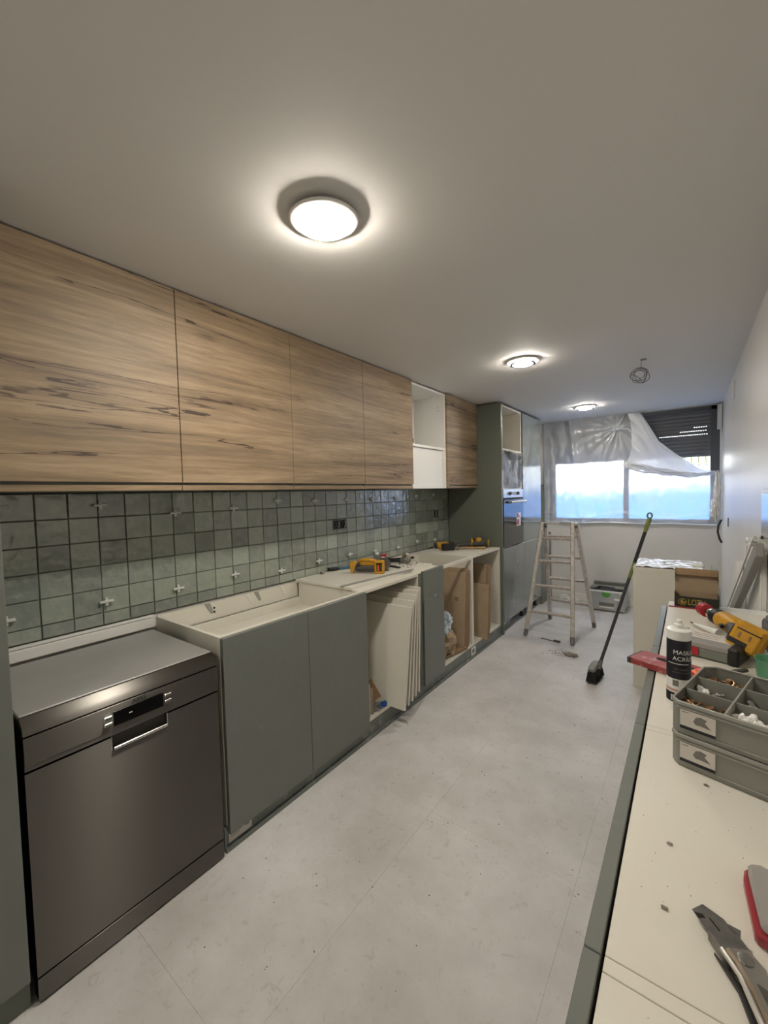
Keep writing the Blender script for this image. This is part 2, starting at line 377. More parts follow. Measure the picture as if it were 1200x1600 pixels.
# ================================================================== SETTING
XL, XR, YF, YB, ZC = -2.10, .28, 5.80, -1.7, 2.355
# floor: large rectified slabs with hairline joints
fl = struct(MB().box(XL-.2, XR+.2, YB-.2, YF+.3, -.1, -.004).build('floor', 'grout'))
ROOT[fl.name] = Vector()
xs = [XL, -1.55, -.94, -.33, XR]; ys = [YB, -.475, .545, 1.565, 2.585, 3.605, 4.625, YF]
for i in range(len(xs)-1):
    for j in range(len(ys)-1):
        MB().box(xs[i]+.0003, xs[i+1]-.0003, ys[j]+.0003, ys[j+1]-.0003, -.004, 0).build('floor_tile', 'floor', fl, smooth=False)
struct(MB().box(XL-.2, XR+.2, YB-.2, YF+.3, ZC, ZC+.1).build('ceiling', 'ceil'))
wl_ = struct(MB().box(XL-.15, XL-.012, YB-.15, YF+.3, 0, ZC).build('wall_left', 'wall')); ROOT[wl_.name] = Vector()
struct(MB().box(XR, XR+.15, YB-.15, YF+.3, 0, ZC).build('wall_right', 'wallr'))
struct(MB().box(XL-.15, XR+.15, YB-.15, YB, 0, ZC).build('wall_back', 'wall'))
WX0, WX1, WZ0 = -1.53, .262, 1.035
wf = MB().box(XL-.15, XR, YF, YF+.28, 0, WZ0).box(XL-.15, WX0, YF, YF+.28, WZ0, ZC).box(WX1, XR+.1, YF, YF+.28, WZ0, ZC).box(WX0, WX1, YF+.05, YF+.28, 2.345, ZC)
struct(wf.build('wall_far', 'wall'))
struct(MB().box(-1.5, XR, YF-.012, YF, 0, .095).build('baseboard_far', 'whitem', bev=.003))

# ---- backsplash tiles on the left wall, one object per tile
TP, TZ = .1093, .107
def tile_mesh(w, h):
    o = MB().box(-.0135, 0, -w/2, w/2, -h/2, h/2).build('tile', 'tile', wl_, bev=.0022, world=False)
    return o
full = tile_mesh(TP-.0032, TZ-.0032); cut = tile_mesh(TP-.0032, .052)
first = {id(full): True, id(cut): True}
for k in range(-1, 33):
    for j in range(6):
        y = .478+TP*(k+.5); w = TP
        if y+TP/2 > 3.985: continue
        src = cut if j == 5 else full
        z = 1.496-TZ*(j+.5) if j < 5 else 1.496-TZ*5-.028
        if first[id(src)]: o = src; first[id(src)] = False
        else: o = src.copy(); COL.objects.link(o)
        o.location = (XL+random.uniform(-.0006, .0012), y+random.uniform(-.0006, .0006), z+random.uniform(-.0006, .0006))
        o.rotation_euler = (random.uniform(-.004, .004), random.uniform(-.008, .008), random.uniform(-.012, .012))
MB().box(XL-.012, XL-.008, .3, 3.98, .90, 1.5).build('tile_adhesive', 'tilew', wl_)
MB().box(XL-.012, XL+.0, 5.34, 5.80, .90, 1.535).build('tile_strip', 'tile', wl_)
MB().box(-1.66, -1.575, YF-.012, YF-.001, .90, 1.535).build('tile_strip', 'tile', wl_)

# ---- white levelling crosses
def clip(y, z, label, big=1):
    t = thing('tile_levelling_clip', label, 'tile clip', (XL, y, z), 0, 'white levelling crosses on the green tiles')
    MB().box(.008, .020, -.028, .028, -.0055, .0055).build('cap', 'clip', t, bev=.002, world=False)
    MB().box(.006, .016, -.006, .006, -.02, .018).build('stem', 'clip', t, bev=.0015, world=False)
up = [(.37, 1.447), (.703, 1.443), (1.031, 1.392), (1.362, 1.401), (1.677, 1.436), (1.997, 1.427), (2.329, 1.423), (2.642, 1.42), (2.98, 1.425), (3.309, 1.434), (3.636, 1.441)]
lo = [(.37, 1.012), (.707, 1.012), (1.029, 1.006), (1.357, 1.021), (1.688, .989), (2.021, 1.002), (2.347, 1.004), (2.66, .99), (2.992, .982), (3.314, .999), (3.657, .981)]
ords = ['first', 'second', 'third', 'fourth', 'fifth', 'sixth', 'seventh', 'eighth', 'ninth', 'tenth', 'eleventh']
for i, (y, z) in enumerate(up): clip(y, z, 'white cross-shaped tile clip in the upper row, %s from the dishwasher end' % ords[i])
for i, (y, z) in enumerate(lo): clip(y, z, 'white cross-shaped tile clip in the lower row, %s from the dishwasher end' % ords[i])

def outlet(y0, y1, z0, z1, label):
    t = thing('socket_box', label, 'socket', (XL, (y0+y1)/2, (z0+z1)/2))
    MB().box(XL+.0, XL+.006, y0, y1, z0, z1).build('frame_plate', 'dmetal', t, bev=.001)
    n = 2 if y1-y0 > .1 else 1
    for k in range(n):
        a = y0+(y1-y0)*k/n+.006; b = y0+(y1-y0)*(k+1)/n-.006
        MB().box(XL+.006, XL+.0075, a, b, z0+.007, z1-.007).build('box_opening', 'dark', t)
        for q in range(3):
            yy = a+(b-a)*(.25+.25*q); c = (XL+.0075, yy, z1-.014)
            MB().tube([(XL+.008, yy, z1-.012), (XL+.013, yy+.006, (z0+z1)/2), (XL+.01, yy-.004, z0+.014)], .0018, 6).build('wire', ['dmetal', 'black', 'wpl'][q], t)
outlet(2.18, 2.322, 1.203, 1.28, 'double black socket box with loose wires on the tiles above the circular saw')
outlet(3.66, 3.765, 1.203, 1.283, 'single open socket box on the tiles near the tall side panel')

# ---- window
w1 = thing('window_1', None, None, ((WX0+WX1)/2, YF+.06, WZ0)); struct(w1); del_keys = None
def fbox(name, *a, m='frame'): return MB().box(*a).build(name, m, w1, bev=.003)
fbox('frame_left', WX0, -1.45, YF+.03, YF+.09, WZ0, 2.345); fbox('frame_right', .182, WX1, YF+.03, YF+.09, WZ0, 2.345)
fbox('frame_bottom', WX0, WX1, YF+.03, YF+.09, WZ0, 1.085); fbox('frame_top', WX0, WX1, YF+.03, YF+.09, 2.30, 2.345)
fbox('mullion', -.655, -.60, YF+.028, YF+.092, 1.085, 2.30)
MB().box(-1.45, -.655, YF+.055, YF+.061, 1.085, 2.30).build('pane', 'glass', w1)
MB().box(-.60, .182, YF+.055, YF+.061, 1.085, 2.30).build('pane', 'glass', w1)
MB().box(WX0-.01, WX1-.002, YF-.012, YF+.05, WZ0-.018, WZ0).build('sill', 'whitem', w1, bev=.003)
# roller shutter: overlapping curved slats; three joints stand open as rows of light slots
z = 1.795; ptch = .0415; k = 0; rows = {2.036: (-.30, .175), 2.085: (-.10, .17), 2.140: (.03, .172)}
def slat(z0, h):
    prof = [(0, 0), (.006, h*.25), (.009, h*.5), (.006, h*.8), (0, h), (-.004, h), (-.001, h*.5), (-.004, 0)]
    MB().prism([(YF+.125-a, z0+b) for a, b in prof], -1.46, .19, axis='x').build('shutter_slat', 'slat', w1)
zz = 1.795
opens = [2.036, 2.085, 2.137]
zs = []
while zz < 2.34:
    zs.append(zz); zz += ptch
for i, z0 in enumerate(zs):
    gap = min((abs(z0-o), o) for o in opens)
    isopen = gap[0] < .0215
    if isopen:
        slat(z0+.006, ptch-.0055)
        x0, x1 = rows[min(rows, key=lambda r: abs(r-z0))]
        MB().box(-1.46, x0, YF+.118, YF+.128, z0-.001, z0+.008).build('slat_hinge', 'slat', w1)
        n = int((x1-x0)/.021)
        m_ = MB()
        for q in range(n+1): m_.box(x0+q*.021-.005, x0+q*.021+.005, YF+.116, YF+.130, z0-.001, z0+.008)
        m_.box(x0+n*.021, .19, YF+.118, YF+.128, z0-.001, z0+.008)
        m_.build('slat_hinge', 'slat', w1)
    else: slat(z0, ptch+.0005)
# exterior
struct(MB().box(-30, 20, YF+.3, 60, -6.2, -6).build('ground', 'ext'))
b = thing('garden_wall', 'pale blue-white parapet wall outside the window', 'wall', (-.6, 8.2, -6))
MB().box(-8, 7, 8.2, 8.4, -6, 1.42).build('wall_panel', 'facade', b)
MB().box(-8, 7, 8.17, 8.43, 1.42, 1.46).build('coping', 'facade', b, bev=.005)
b = thing('neighbour_house', 'low white house with mossy roof tiles seen under the shutter', 'house', (2.5, 24, -6))
MB().box(-1.5, 6, 24, 30, -6, 2.55).build('wall_panel', 'whitem', b)
for i in range(30):
    MB().tube([(-1.7+i*.27, 23.7, 2.5), (-1.7+i*.27, 27, 3.25)], .14, 8).build('roof_tile', 'roofg', b)

# ---- protective film over the window
film = thing('plastic_sheet', 'translucent dust sheet taped over the window, torn at top right', 'plastic sheet', (-.67, YF-.02, 1.03))
TEAR = [(-.48, 2.36), (-.38, 2.17), (-.289, 1.989), (-.21, 1.905), (-.124, 1.828), (-.03, 1.745), (.069, 1.671), (.16, 1.62), (.25, 1.59)]
def teary(x):
    if x <= TEAR[0][0]: return 9
    for (a, b_), (c, d) in zip(TEAR, TEAR[1:]):
        if x <= c: return b_+(d-b_)*(x-a)/(c-a)
    return 1.59
def drape(x, z, amp=1.0, seed=0):
    k = Vector((-.71, 0, 2.2)); dx, dz = x-k.x, z-k.z; r = math.hypot(dx, dz)+.05; an = math.atan2(dx, -dz)
    d = .010*math.sin(an*11+seed)*min(1, r*2.2)*max(0, 1-r*.55)
    d += .010*noise.noise(Vector((x*3.5+seed, 0, z*.8)))+.007*abs(noise.noise(Vector((x*9, seed, z*2.1))))
    d += .006*noise.noise(Vector((x*13, seed+3, z*9)))
    # a vertical hanging pleat on the left half
    d += .02*math.exp(-((x+1.22-(.2*(2.0-z)*.5))/.035)**2)
    e = .012*math.exp(-((z-1.12-.03*math.sin(x*7))/.02)**2)
    return (d*1.7+e)*amp
X0, X1, Z0, Z1 = -1.585, .258, 1.03, 2.352
def fn(u, v):
    x = X0+(X1-X0)*u; zt = min(Z1, teary(x)); zz_ = Z0+(zt-Z0)*v
    return (x, YF-.022-max(-.012, drape(x, zz_))-.004, zz_)
MB().grid(230, 120, fn).build('sheet', 'film', film)
FL = [(-.60, 2.352, 1.76), (-.56, 2.352, 1.72), (-.48, 2.352, 1.68), (-.38, 2.17, 1.64), (-.289, 1.989, 1.615), (-.124, 1.828, 1.585), (.069, 1.671, 1.565), (.25, 1.60, 1.585)]
def flf(u, v):
    x = -.60+.85*u
    for a, b_ in zip(FL, FL[1:]):
        if x <= b_[0]+1e-6:
            t = (x-a[0])/(b_[0]-a[0]); zt = a[1]+(b_[1]-a[1])*t; zb = a[2]+(b_[2]-a[2])*t; break
    zq = zb+(zt-zb)*v
    xx = x+.07*math.sin(v*PI)*(1-u)**2*.6
    return (xx, YF-.052-.02*abs(noise.noise(Vector((x*6+v*3, 2, zq*3))))-.012*math.sin((x*2.2+zq)*17)*(.3+.7*v*(1-v)), zq)
MB().grid(120, 60, flf).build('torn_flap', 'film2', film)
hm = MB()
for q in range(4):
    pts = []
    for i in range(40):
        u = i/39; x = -.60+.85*u
        zc_ = 1.745-.16*min(1, u*1.4)**.7+(.02 if u > .8 else 0)*(u-.8)*5
        pts.append((x, YF-.062-.012*math.sin(u*9+q*2), zc_+.026*(q-1.5)*(1-.75*u)+.006*math.sin(u*25+q*3)))
    hm.tube(pts, [(.016*(1-.7*i/39)+.003*math.sin(i*1.7+q)) for i in range(40)], 8)
hm.blob((-.595, YF-.065, 1.74), (.045, .02, .05), 3, .4)
hm.build('rolled_hem', 'film2', film)
kn = MB().blob((-.71, YF-.045, 2.2), (.06, .025, .035), 5, .6, 3)
kn.tube([(-.80, YF-.04, 2.24), (-.71, YF-.055, 2.19), (-.60, YF-.04, 2.17), (-.50, YF-.04, 2.05)], [.01, .018, .014, .006], 8)
kn.tube([(-.82, YF-.04, 2.16), (-.72, YF-.055, 2.2), (-.66, YF-.04, 2.3), (-.64, YF-.04, 2.345)], [.006, .016, .014, .01], 8)
kn.build('knotted_gather', 'film2', film)
MB().tube([(X0+.02+i*.1, YF-.022+.003*math.sin(i*2), 1.03+.005*math.sin(i)) for i in range(19)], .010, 6).build('taped_edge', 'film2', film)

# shutter strap box at the top right corner, cloth and cable beside the window
MB().box(.235, .275, YF-.10, YF-.004, 2.07, 2.33).build('shutter_strap_box', 'clip', None, bev=.004)
tag(bpy.data.objects['shutter_strap_box'], 'grey-white box in the corner beside the top of the roller shutter', 'box')
t = MB().blob((.235, YF-.18, 1.36), (.030, .045, .22), 8, .35, 3).blob((.22, YF-.18, 1.22), (.038, .045, .12), 12, .4, 3).build('crumpled_white_sheet', 'wpl')
tag(t, 'crumpled white sheeting hanging at the right corner of the window', 'sheeting')
t = MB().tube([(.27, YF-.22, 1.10), (.245, YF-.23, 1.04), (.24, YF-.24, .97), (.255, YF-.25, .90), (.272, YF-.25, .86)], .010, 8).build('black_cable', 'black')
tag(t, 'short black cable curving out of the right wall beside the window', 'cable')
t = MB().box(XR-.012, XR, 4.26, 4.34, 2.15, 2.285).build('wall_vent', 'whitem', None, bev=.003)
tag(t, 'small white vent cover high on the right wall near the ceiling', 'vent')
t = MB().box(XR-.006, XR, 4.75, 4.80, 1.09, 1.17).build('wall_switch', 'dmetal', None, bev=.002)
tag(t, 'small grey switch on the right wall beyond the white cabinet', 'switch')
t = thing('wall_mirror', 'narrow glass panel at the right edge of the photo, on the right wall', 'mirror', (XR, 2.4, 1.2))
MB().box(XR-.016, XR, 1.9, 2.54, 1.19, 1.44).build('frame', 'whitem', t, bev=.002)
MB().box(XR-.018, XR-.014, 1.92, 2.515, 1.21, 1.42).build('glass', 'chrome', t)

# ---- ceiling lamps
def lamp(x, y, label, tilt=0):
    t = thing('ceiling_lamp', label, 'lamp', (x, y, ZC), 0, 'round ceiling lamps')
    R_ = Matrix.Rotation(tilt, 4, Vector((.75, .66, 0)))
    MB().lathe([(.084, .018), (.086, -.008)], n=40).xf(Matrix.Translation((0, 0, -.018))).build('housing', 'dmetal', t, world=False)
    dz = -.013 if tilt else -.005
    MB().lathe([(.090, .006), (.108, .004), (.113, -.001), (.108, -.005), (.095, -.008), (.089, -.0075)], n=48).xf(Matrix.Translation((0, 0, dz)) @ R_).build('trim_ring', 'wpl', t, world=False)
    MB().lathe([(.0895, -.003), (.0895, -.012), (.083, -.0185), (.055, -.0225), (.01, -.0235)], n=48).xf(Matrix.Translation((0, 0, dz)) @ R_).build('diffuser', 'lamp', t, world=False)
    MB().box(.095, .115, -.006, .006, -.012, .0).xf(Matrix.Translation((0, 0, 0)) @ Matrix.Rotation(2.2, 4, 'Z')).build('spring_clip', 'dmetal', t, world=False)
lamp(-.945, .985, 'nearest round ceiling lamp, hanging slightly loose from its hole', .05)
lamp(-.93, 2.89, 'middle round ceiling lamp, flush in the ceiling')
lamp(-.915, 4.93, 'farthest round ceiling lamp, close to the window')
lamp(-.95, -.95, 'unseen round ceiling lamp added behind the viewpoint, same model as the others')  # unseen lamp, added at the same spacing to brighten the near ceiling

# cable coil hanging from the ceiling
t = thing('cable_coil', 'coil of thin grey wire hanging from the ceiling', 'cable', (-.28, 3.43, ZC))
m_ = MB()
for q in range(5):
    c = Vector((-.288+random.uniform(-.01, .01), 3.43+random.uniform(-.01, .01), 2.245+random.uniform(-.018, .018))); a = random.uniform(-.6, .6); rr = .045+.008*random.random()
    pts = []
    for i in range(28):
        th = 2*PI*i/28; v = Vector((rr*1.12*math.cos(th), .018*math.sin(2*th+q), rr*math.sin(th)))
        v = Matrix.Rotation(a, 3, 'Y') @ Matrix.Rotation(random.choice([0, .0])+q*.45-.7, 3, 'Z') @ v; pts.append(c+v)
    m_.tube(pts, .0022, 6, closed=True)
m_.build('loops', 'dmetal', t)
MB().tube([(-.262, 3.43, ZC-.004), (-.272, 3.43, ZC-.004), (-.278, 3.43, 2.33), (-.28, 3.43, 2.29)], .0022, 6).build('lead', 'dmetal', t)
MB().box(-.282, -.245, 3.42, 3.44, ZC-.008, ZC).build('terminal', 'dmetal', t)

# ================================================================== WALL CABINETS
XU, ZU0, ZU1 = -1.755, 1.498, 2.348
def upper(y0, y1, label):
    t = thing('wall_cabinet', label, 'cabinet', (XL, (y0+y1)/2, ZU0))
    g = .0015
    MB().box(XL+.001, XU-.02, y0+g, y1-g, ZU0+.002, ZU1-.002).build('carcass', 'greend', t, bev=.001)
    MB().box(XU-.019, XU, y0+g, y1-g, ZU0+.033, ZU1).build('door', 'wood', t, bev=.0012)
    MB().box(XU-.06, XU-.006, y0+g, y1-g, ZU0, ZU0+.022).build('grip_rail', 'wood', t, bev=.001)
    MB().box(XU-.03, XU-.021, y0+g, y1-g, ZU0+.02, ZU0+.06).build('grip_recess', 'dark', t)
upper(.30, .905, 'oak-fronted wall cabinet above the dishwasher, widest and nearest')
upper(.905, 1.528, 'oak-fronted wall cabinet, second from the left, above the open sink base')
upper(1.528, 2.150, 'oak-fronted wall cabinet, third from the left, above the double socket')
upper(2.150, 2.757, 'oak-fronted wall cabinet directly left of the open white one')
upper(3.352, 3.98, 'oak-fronted wall cabinet beside the tall green side panel')
MB().box(XU-.019, XU, 3.335, 3.352, ZU0, ZU1).build('filler_strip', 'wood', [o for o in bpy.data.objects if o.name.startswith('wall_cabinet') and o.type == 'EMPTY'][-1], bev=.001)
t = thing('open_wall_cabinet', 'white doorless wall cabinet with open niche above a closed hood panel', 'cabinet', (XL, 3.05, ZU0))
ya, yb, th = 2.762, 3.333, .018
MB().box(XL+.001, XU-.018, ya, ya+th, ZU0, ZU1-.004).build('side_panel', 'whitem', t, bev=.0006)
MB().box(XL+.001, XU-.018, yb-th, yb, ZU0, ZU1-.004).build('side_panel', 'whitem', t, bev=.0006)
MB().box(XL+.001, XU-.018, ya+th, yb-th, ZU1-.022, ZU1-.004).build('top_panel', 'whitem', t)
MB().box(XL+.001, XL+.008, ya+th, yb-th, ZU0, ZU1-.022).build('back_panel', 'whitem', t)
MB().box(XL+.008, XU-.018, ya+th, yb-th, 1.838, 1.858).build('shelf', 'whitem', t, bev=.0006)
MB().box(XU-.05, XU-.034, ya+th, yb-th-.02, ZU0+.014, 1.838).build('hood_panel', 'whitem', t, bev=.001)
MB().box(XL+.008, XU-.018, ya+th, yb-th, ZU0, ZU0+.014).build('bottom_panel', 'whitem', t)
MB().box(XU-.05, XU-.02, yb-th-.02, yb-th, ZU0+.014, 1.838).build('hood_panel_return', 'whitem', t)
m_ = MB()
for q in (2.20, 2.23): m_.cyl((XU-.08, yb-th-.001, q), (XU-.08, yb-th+.001, q), .004, n=10)
m_.build('peg_holes', 'dark', t)
t = MB().tube([(XU-.10, 2.80, 1.862), (XU-.08, 2.81, 1.90), (XU-.07, 2.83, 1.925), (XU-.06, 2.85, 1.905), (XU-.05, 2.835, 1.872), (XU-.06, 2.80, 1.864), (XU-.1, 2.84, 1.864), (XU-.13, 2.9, 1.864)], .005, 8).build('cable_loop', 'black')
tag(t, 'short black cable loop on the shelf of the open wall cabinet', 'cable')

# ================================================================== TALL UNITS
XF = -1.504
t = thing('tall_cabinet', 'tall sage-grey cabinet at the left edge beside the dishwasher', 'cabinet', (-1.8, -.05, 0))
MB().box(XL+.001, XF-.021, -.32, .27, 0, 2.34).build('carcass', 'greend', t, bev=.001)
MB().box(XF-.02, XF+.002, -.32, .268, .09, 2.33).build('door', 'green', t, bev=.0015)
MB().box(XF-.06, XF-.03, -.32, .268, 0, .088).build('plinth', 'plinth', t)
t = tag(MB().box(XL+.001, XF, 3.985, 4.016, 0, ZC-.02).build('tall_side_panel', 'greend', None, bev=.001), 'tall dark green side panel between the base units and the oven column', 'panel')

# oven column
t = thing('oven_housing', 'tall oven column with open white niche on top', 'cabinet', (-1.8, 4.33, 0))
y0, y1 = 4.02, 4.60
MB().box(XL+.001, XF-.004, y0, y0+.018, .1, ZC-.03).build('side_panel', 'carc', t)
MB().box(XL+.001, XF-.004, y1-.018, y1, .1, ZC-.03).build('side_panel', 'carc', t)
MB().box(XL+.001, XL+.01, y0+.018, y1-.018, .1, ZC-.03).build('back_panel', 'carc', t)
MB().box(XL+.01, XF-.004, y0+.018, y1-.018, ZC-.048, ZC-.03).build('top_panel', 'carc', t)
MB().box(XL+.01, XF-.004, y0+.018, y1-.018, 1.872, 1.890).build('shelf', 'carc', t)
MB().box(XL+.01, XF-.004, y0+.018, y1-.018, 1.478, 1.494).build('shelf', 'carc', t)
MB().box(XL+.01, XF-.024, y0+.018, y1-.018, .1, .118).build('bottom_panel', 'carc', t)
MB().box(XF-.020, XF, y0, y1+.035, .115, .872).build('door', 'greeng', t, bev=.0012)
MB().box(XF-.06, XF-.045, 4.02, 4.3, 0, .1).build('plinth', 'plinth', t)
m_ = MB()
for q in (2.0, 2.03, 2.2, 2.23): m_.cyl((XF-.05, y1-.019, q), (XF-.05, y1-.0175, q), .003, n=8)
m_.build('peg_holes', 'dark', t)
# oven
t = thing('built_in_oven', 'built-in oven with steel control strip and black glass door', 'oven', (-1.8, 4.31, .88))
MB().box(-2.0, XF-.02, 4.04, 4.58, .885, 1.475).build('body', 'dmetal', t)
MB().box(XF-.02, XF+.004, 4.022, 4.625, 1.388, 1.478).build('control_panel', 'ovenp', t, bev=.002)
MB().box(XF-.02, XF+.002, 4.022, 4.625, 1.372, 1.386).build('gap_strip', 'dark', t)
d = MB().box(XF-.02, XF+.006, 4.022, 4.625, .884, 1.37).build('door', 'glassb', t, bev=.002)
MB().tube([(XF+.04, 4.03, 1.345), (XF+.04, 4.62, 1.345)], .011, 12).build('handle', 'wpl', d)
for q in (4.07, 4.58): MB().cyl((XF+.004, q, 1.345), (XF+.04, q, 1.345), .007, n=10).build('handle_mount', 'chrome', d)
MB().cyl((XF+.04, 4.028, 1.345), (XF+.04, 4.13, 1.345), .0125, n=12).build('handle_sleeve', 'black', d)
for q in (4.19, 4.44):
    MB().lathe([(.017, 0), (.017, .012), (.013, .022)], (XF+.004, q, 1.433), 20, 'x').build('knob', 'tgrey', t)
MB().box(XF+.004, XF+.0045, 4.27, 4.36, 1.415, 1.45).build('clock_display', 'steelg', t)
s_ = MB().box(XF+.006, XF+.0068, 4.40, 4.53, 1.08, 1.22).build('sticker', 'wpl', t)
m_ = MB()
for a, b_, c, e in [(4.405, 4.46, 1.17, 1.215), (4.41, 4.48, 1.09, 1.15), (4.47, 4.49, 1.16, 1.20)]: m_.box(XF+.0068, XF+.0072, a, b_, c, e)
m_.build('sticker_print', 'red', s_)
# wrapped appliance in niche
t = thing('wrapped_appliance', 'white appliance wrapped in clear film in the niche above the oven', 'appliance', (-1.8, 4.31, 1.494))
MB().box(-2.0, XF-.05, 4.05, 4.57, 1.494, 1.83).build('casing', 'wpl', t, bev=.006)
MB().box(XF-.05, XF-.03, 4.06, 4.42, 1.55, 1.80).build('front_plate', 'whitem', t, bev=.004)
MB().lathe([(.05, 0), (.055, .01), (.045, .014)], (XF-.03, 4.36, 1.72), 24, 'x').build('fan_hole', 'black', t)
MB().box(XF-.05, XF-.028, 4.44, 4.5, 1.54, 1.82).build('side_rail', 'chrome', t, bev=.003)
MB().box(XF-.05, XF-.028, 4.20, 4.24, 1.52, 1.60).build('bracket', 'dmetal', t)
def wr(u, v):
    y = 4.03+.60*u; z_ = 1.485+.39*v
    return (XF-.008+.03*abs(noise.noise(Vector((y*14, 1, z_*9))))-.02*noise.noise(Vector((y*6, 7, z_*6))), y, z_)
MB().grid(60, 46, wr).build('wrapping_film', 'wrap', t)
tri = MB().add([(XF+.002, 4.03, 1.86), (XF+.002, 4.20, 1.74), (XF+.002, 4.03, 1.70)], [(0, 1, 2)]).add([(XF+.002, 4.06, 1.87), (XF+.01, 4.60, 1.84), (XF+.015, 4.55, 1.80), (XF+.004, 4.22, 1.78)], [(0, 1, 2, 3)])
tri.build('loose_wrap', 'wrap', t)
# fridge column
t = thing('tall_cupboard', 'tall glossy sage-grey cupboard column nearest the window', 'cabinet', (-1.8, 4.98, 0))
MB().box(XL+.001, XF-.024, 4.605, 5.335, .1, ZC-.03).build('carcass', 'greend', t)
MB().box(XF-.02, XF, 4.64, 5.325, .115, .872).build('door', 'greeng', t, bev=.0012)
MB().box(XF-.02, XF, 4.64, 5.325, .878, ZC-.03).build('door', 'greeng', t, bev=.0012)
for q in (4.75, 5.05, 5.28): MB().lathe([(.028, 0), (.02, .01), (.018, .09), (.03, .1)], (XF-.07, q, 0), 14).build('foot', 'black', t)
MB().box(XF-.06, XF-.026, 4.602, 4.637, .878, ZC-.03).build('filler_strip', 'greend', t)
# base unit in the far corner
t = thing('corner_base_unit', 'low sage-grey unit in the far left corner behind the ladder', 'cabinet', (-1.8, 5.56, 0))
MB().box(XL+.001, XF-.024, 5.34, 5.785, .0, .895).build('carcass', 'carc', t)
MB().box(XF-.02, XF, 5.345, 5.785, .0, .89).build('door', 'green', t, bev=.0012)

# ================================================================== DISHWASHER
t = thing('dishwasher', 'stainless steel freestanding dishwasher at the near left', 'dishwasher', (-1.78, .578, 0))
a, b_ = .284, .876
MB().box(-2.03, XF-.03, a+.004, b_-.004, .03, .832).build('body', 'dmetal', t)
MB().box(-2.035, XF-.035, a, b_, .833, .848).build('top_plate', 'steelg', t, bev=.003)
MB().box(XF-.034, XF-.03, a, b_, .832, .844).build('top_joint', 'dark', t)
MB().prism([(XF-.031, .80), (XF+.006, .80), (XF+.003, .812), (XF-.003, .822), (XF-.028, .843), (XF-.031, .843)], a, b_, 'y').build('top_front_lip', 'steel', t, bev=.001)
cp = MB().prism([(XF-.03, .696), (XF+.000, .696), (XF+.009, .745), (XF+.007, .796), (XF-.03, .796)], a, b_, 'y').build('control_panel', 'steel', t, bev=.001)
dsl = Matrix.Identity(4)
MB().box(XF+.006, XF+.0105, .508, .664, .728, .776).build('display', 'display', cp, bev=.0008)
MB().box(XF+.0104, XF+.0108, .553, .563, .752, .755).build('status_light', 'wpl', cp)
for yy in (.492, .681):
    for zz in (.741, .762): MB().box(XF+.006, XF+.0135, yy-.012, yy+.012, zz-.006, zz+.006).build('button', 'chrome', cp, bev=.002)
words('AEG', .021, 'ink', t, basis((0, 1, 0), (0, 0, 1), (XF+.0102, .585, .7865)), 'logo_lettering', sx=1.15)
m_ = MB().box(XF+.0035, XF+.0042, .30, .50, .7125, .714).box(XF+.0035, XF+.0042, .67, .84, .7125, .714)
m_.build('pressed_line', 'dmetal', cp)
door = MB().box(XF-.03, XF+.0, a, .502, .085, .690).box(XF-.03, XF, .678, b_, .085, .690).box(XF-.03, XF, .502, .678, .085, .648).build('door', 'steel', t)
MB().box(XF-.028, XF-.018, .500, .680, .64, .694).build('handle_recess', 'tgrey', door)
MB().tube([(XF+.003, .506, .652), (XF+.003, .675, .652)], .0055, 10).build('handle_lip', 'chrome', door)
MB().box(XF-.028, XF+.001, .4995, .503, .648, .693).build('handle_side', 'chrome', door)
MB().box(XF-.028, XF+.001, .677, .6805, .648, .693).build('handle_side', 'chrome', door)
MB().box(XF-.03, XF-.012, a+.004, b_-.004, .690, .696).build('door_joint', 'dark', t)
MB().box(XF-.03, XF-.010, a+.004, b_-.004, .078, .085).build('kick_joint', 'dark', t)
MB().box(XF-.04, XF-.001, a, b_, .008, .078).build('kick_plate', 'steel', t, bev=.001)
for yy in (a+.04, b_-.04): MB().cyl((XF-.06, yy, 0), (XF-.06, yy, .03), .018, n=14).build('foot', 'black', t)
t = thing('wall_batten', 'white batten on the wall behind the dishwasher', 'batten', (XL, .6, .85))
MB().box(XL+.001, XL+.02, .275, .902, .845, .888).build('board', 'whitem', t, bev=.001)
MB().box(XL+.001, XL+.012, .275, .902, .893, .902).build('plaster_bead', 'wpl', t)

# ================================================================== BASE UNITS
ZT, TH, XC = .895, .018, XF-.022
def base(y0, y1, label, top, name='base_cabinet'):
    t = thing(name, label, 'cabinet', (-1.8, (y0+y1)/2, 0))
    MB().box(XL+.03, XC, y0, y0+TH, .1, ZT).build('side_panel', 'carc', t, bev=.0006)
    MB().box(XL+.03, XC, y1-TH, y1, .1, ZT).build('side_panel', 'carc', t, bev=.0006)
    MB().box(XL+.03, XC, y0+TH, y1-TH, .1, .118).build('bottom_panel', 'carc', t)
    MB().box(XL+.03, XL+.038, y0+TH, y1-TH, .118, .80 if top == 0 else ZT-TH).build('back_panel', 'carc', t)
    if top == 1: MB().box(XL+.03, XC, y0+TH, y1-TH, ZT-TH, ZT).build('top_panel', 'carc', t, bev=.0006)
    else:
        MB().box(XL+.002, XL+.018, y0+TH, y1-TH, .80, ZT-.002).build('back_rail', 'carc', t)
        MB().box(XC-.018, XC, y0+TH, y1-TH, .855 if top == 0 else .87, ZT).build('front_rail', 'carc', t, bev=.0006)
    return t
def holes(t, y, zs_, x=XC-.04):
    m_ = MB()
    for q in zs_: m_.cyl((x, y-.0008, q), (x, y+.0008, q), .0028, n=8)
    m_.build('peg_holes', 'dark', t)
sk = base(.905, 1.826, 'long base cabinet with two sage-grey doors, open on top for the sink', 0)
MB().box(XL+.04, XC-.08, .923, 1.808, .74, .748).build('inner_shelf', 'carc', sk)
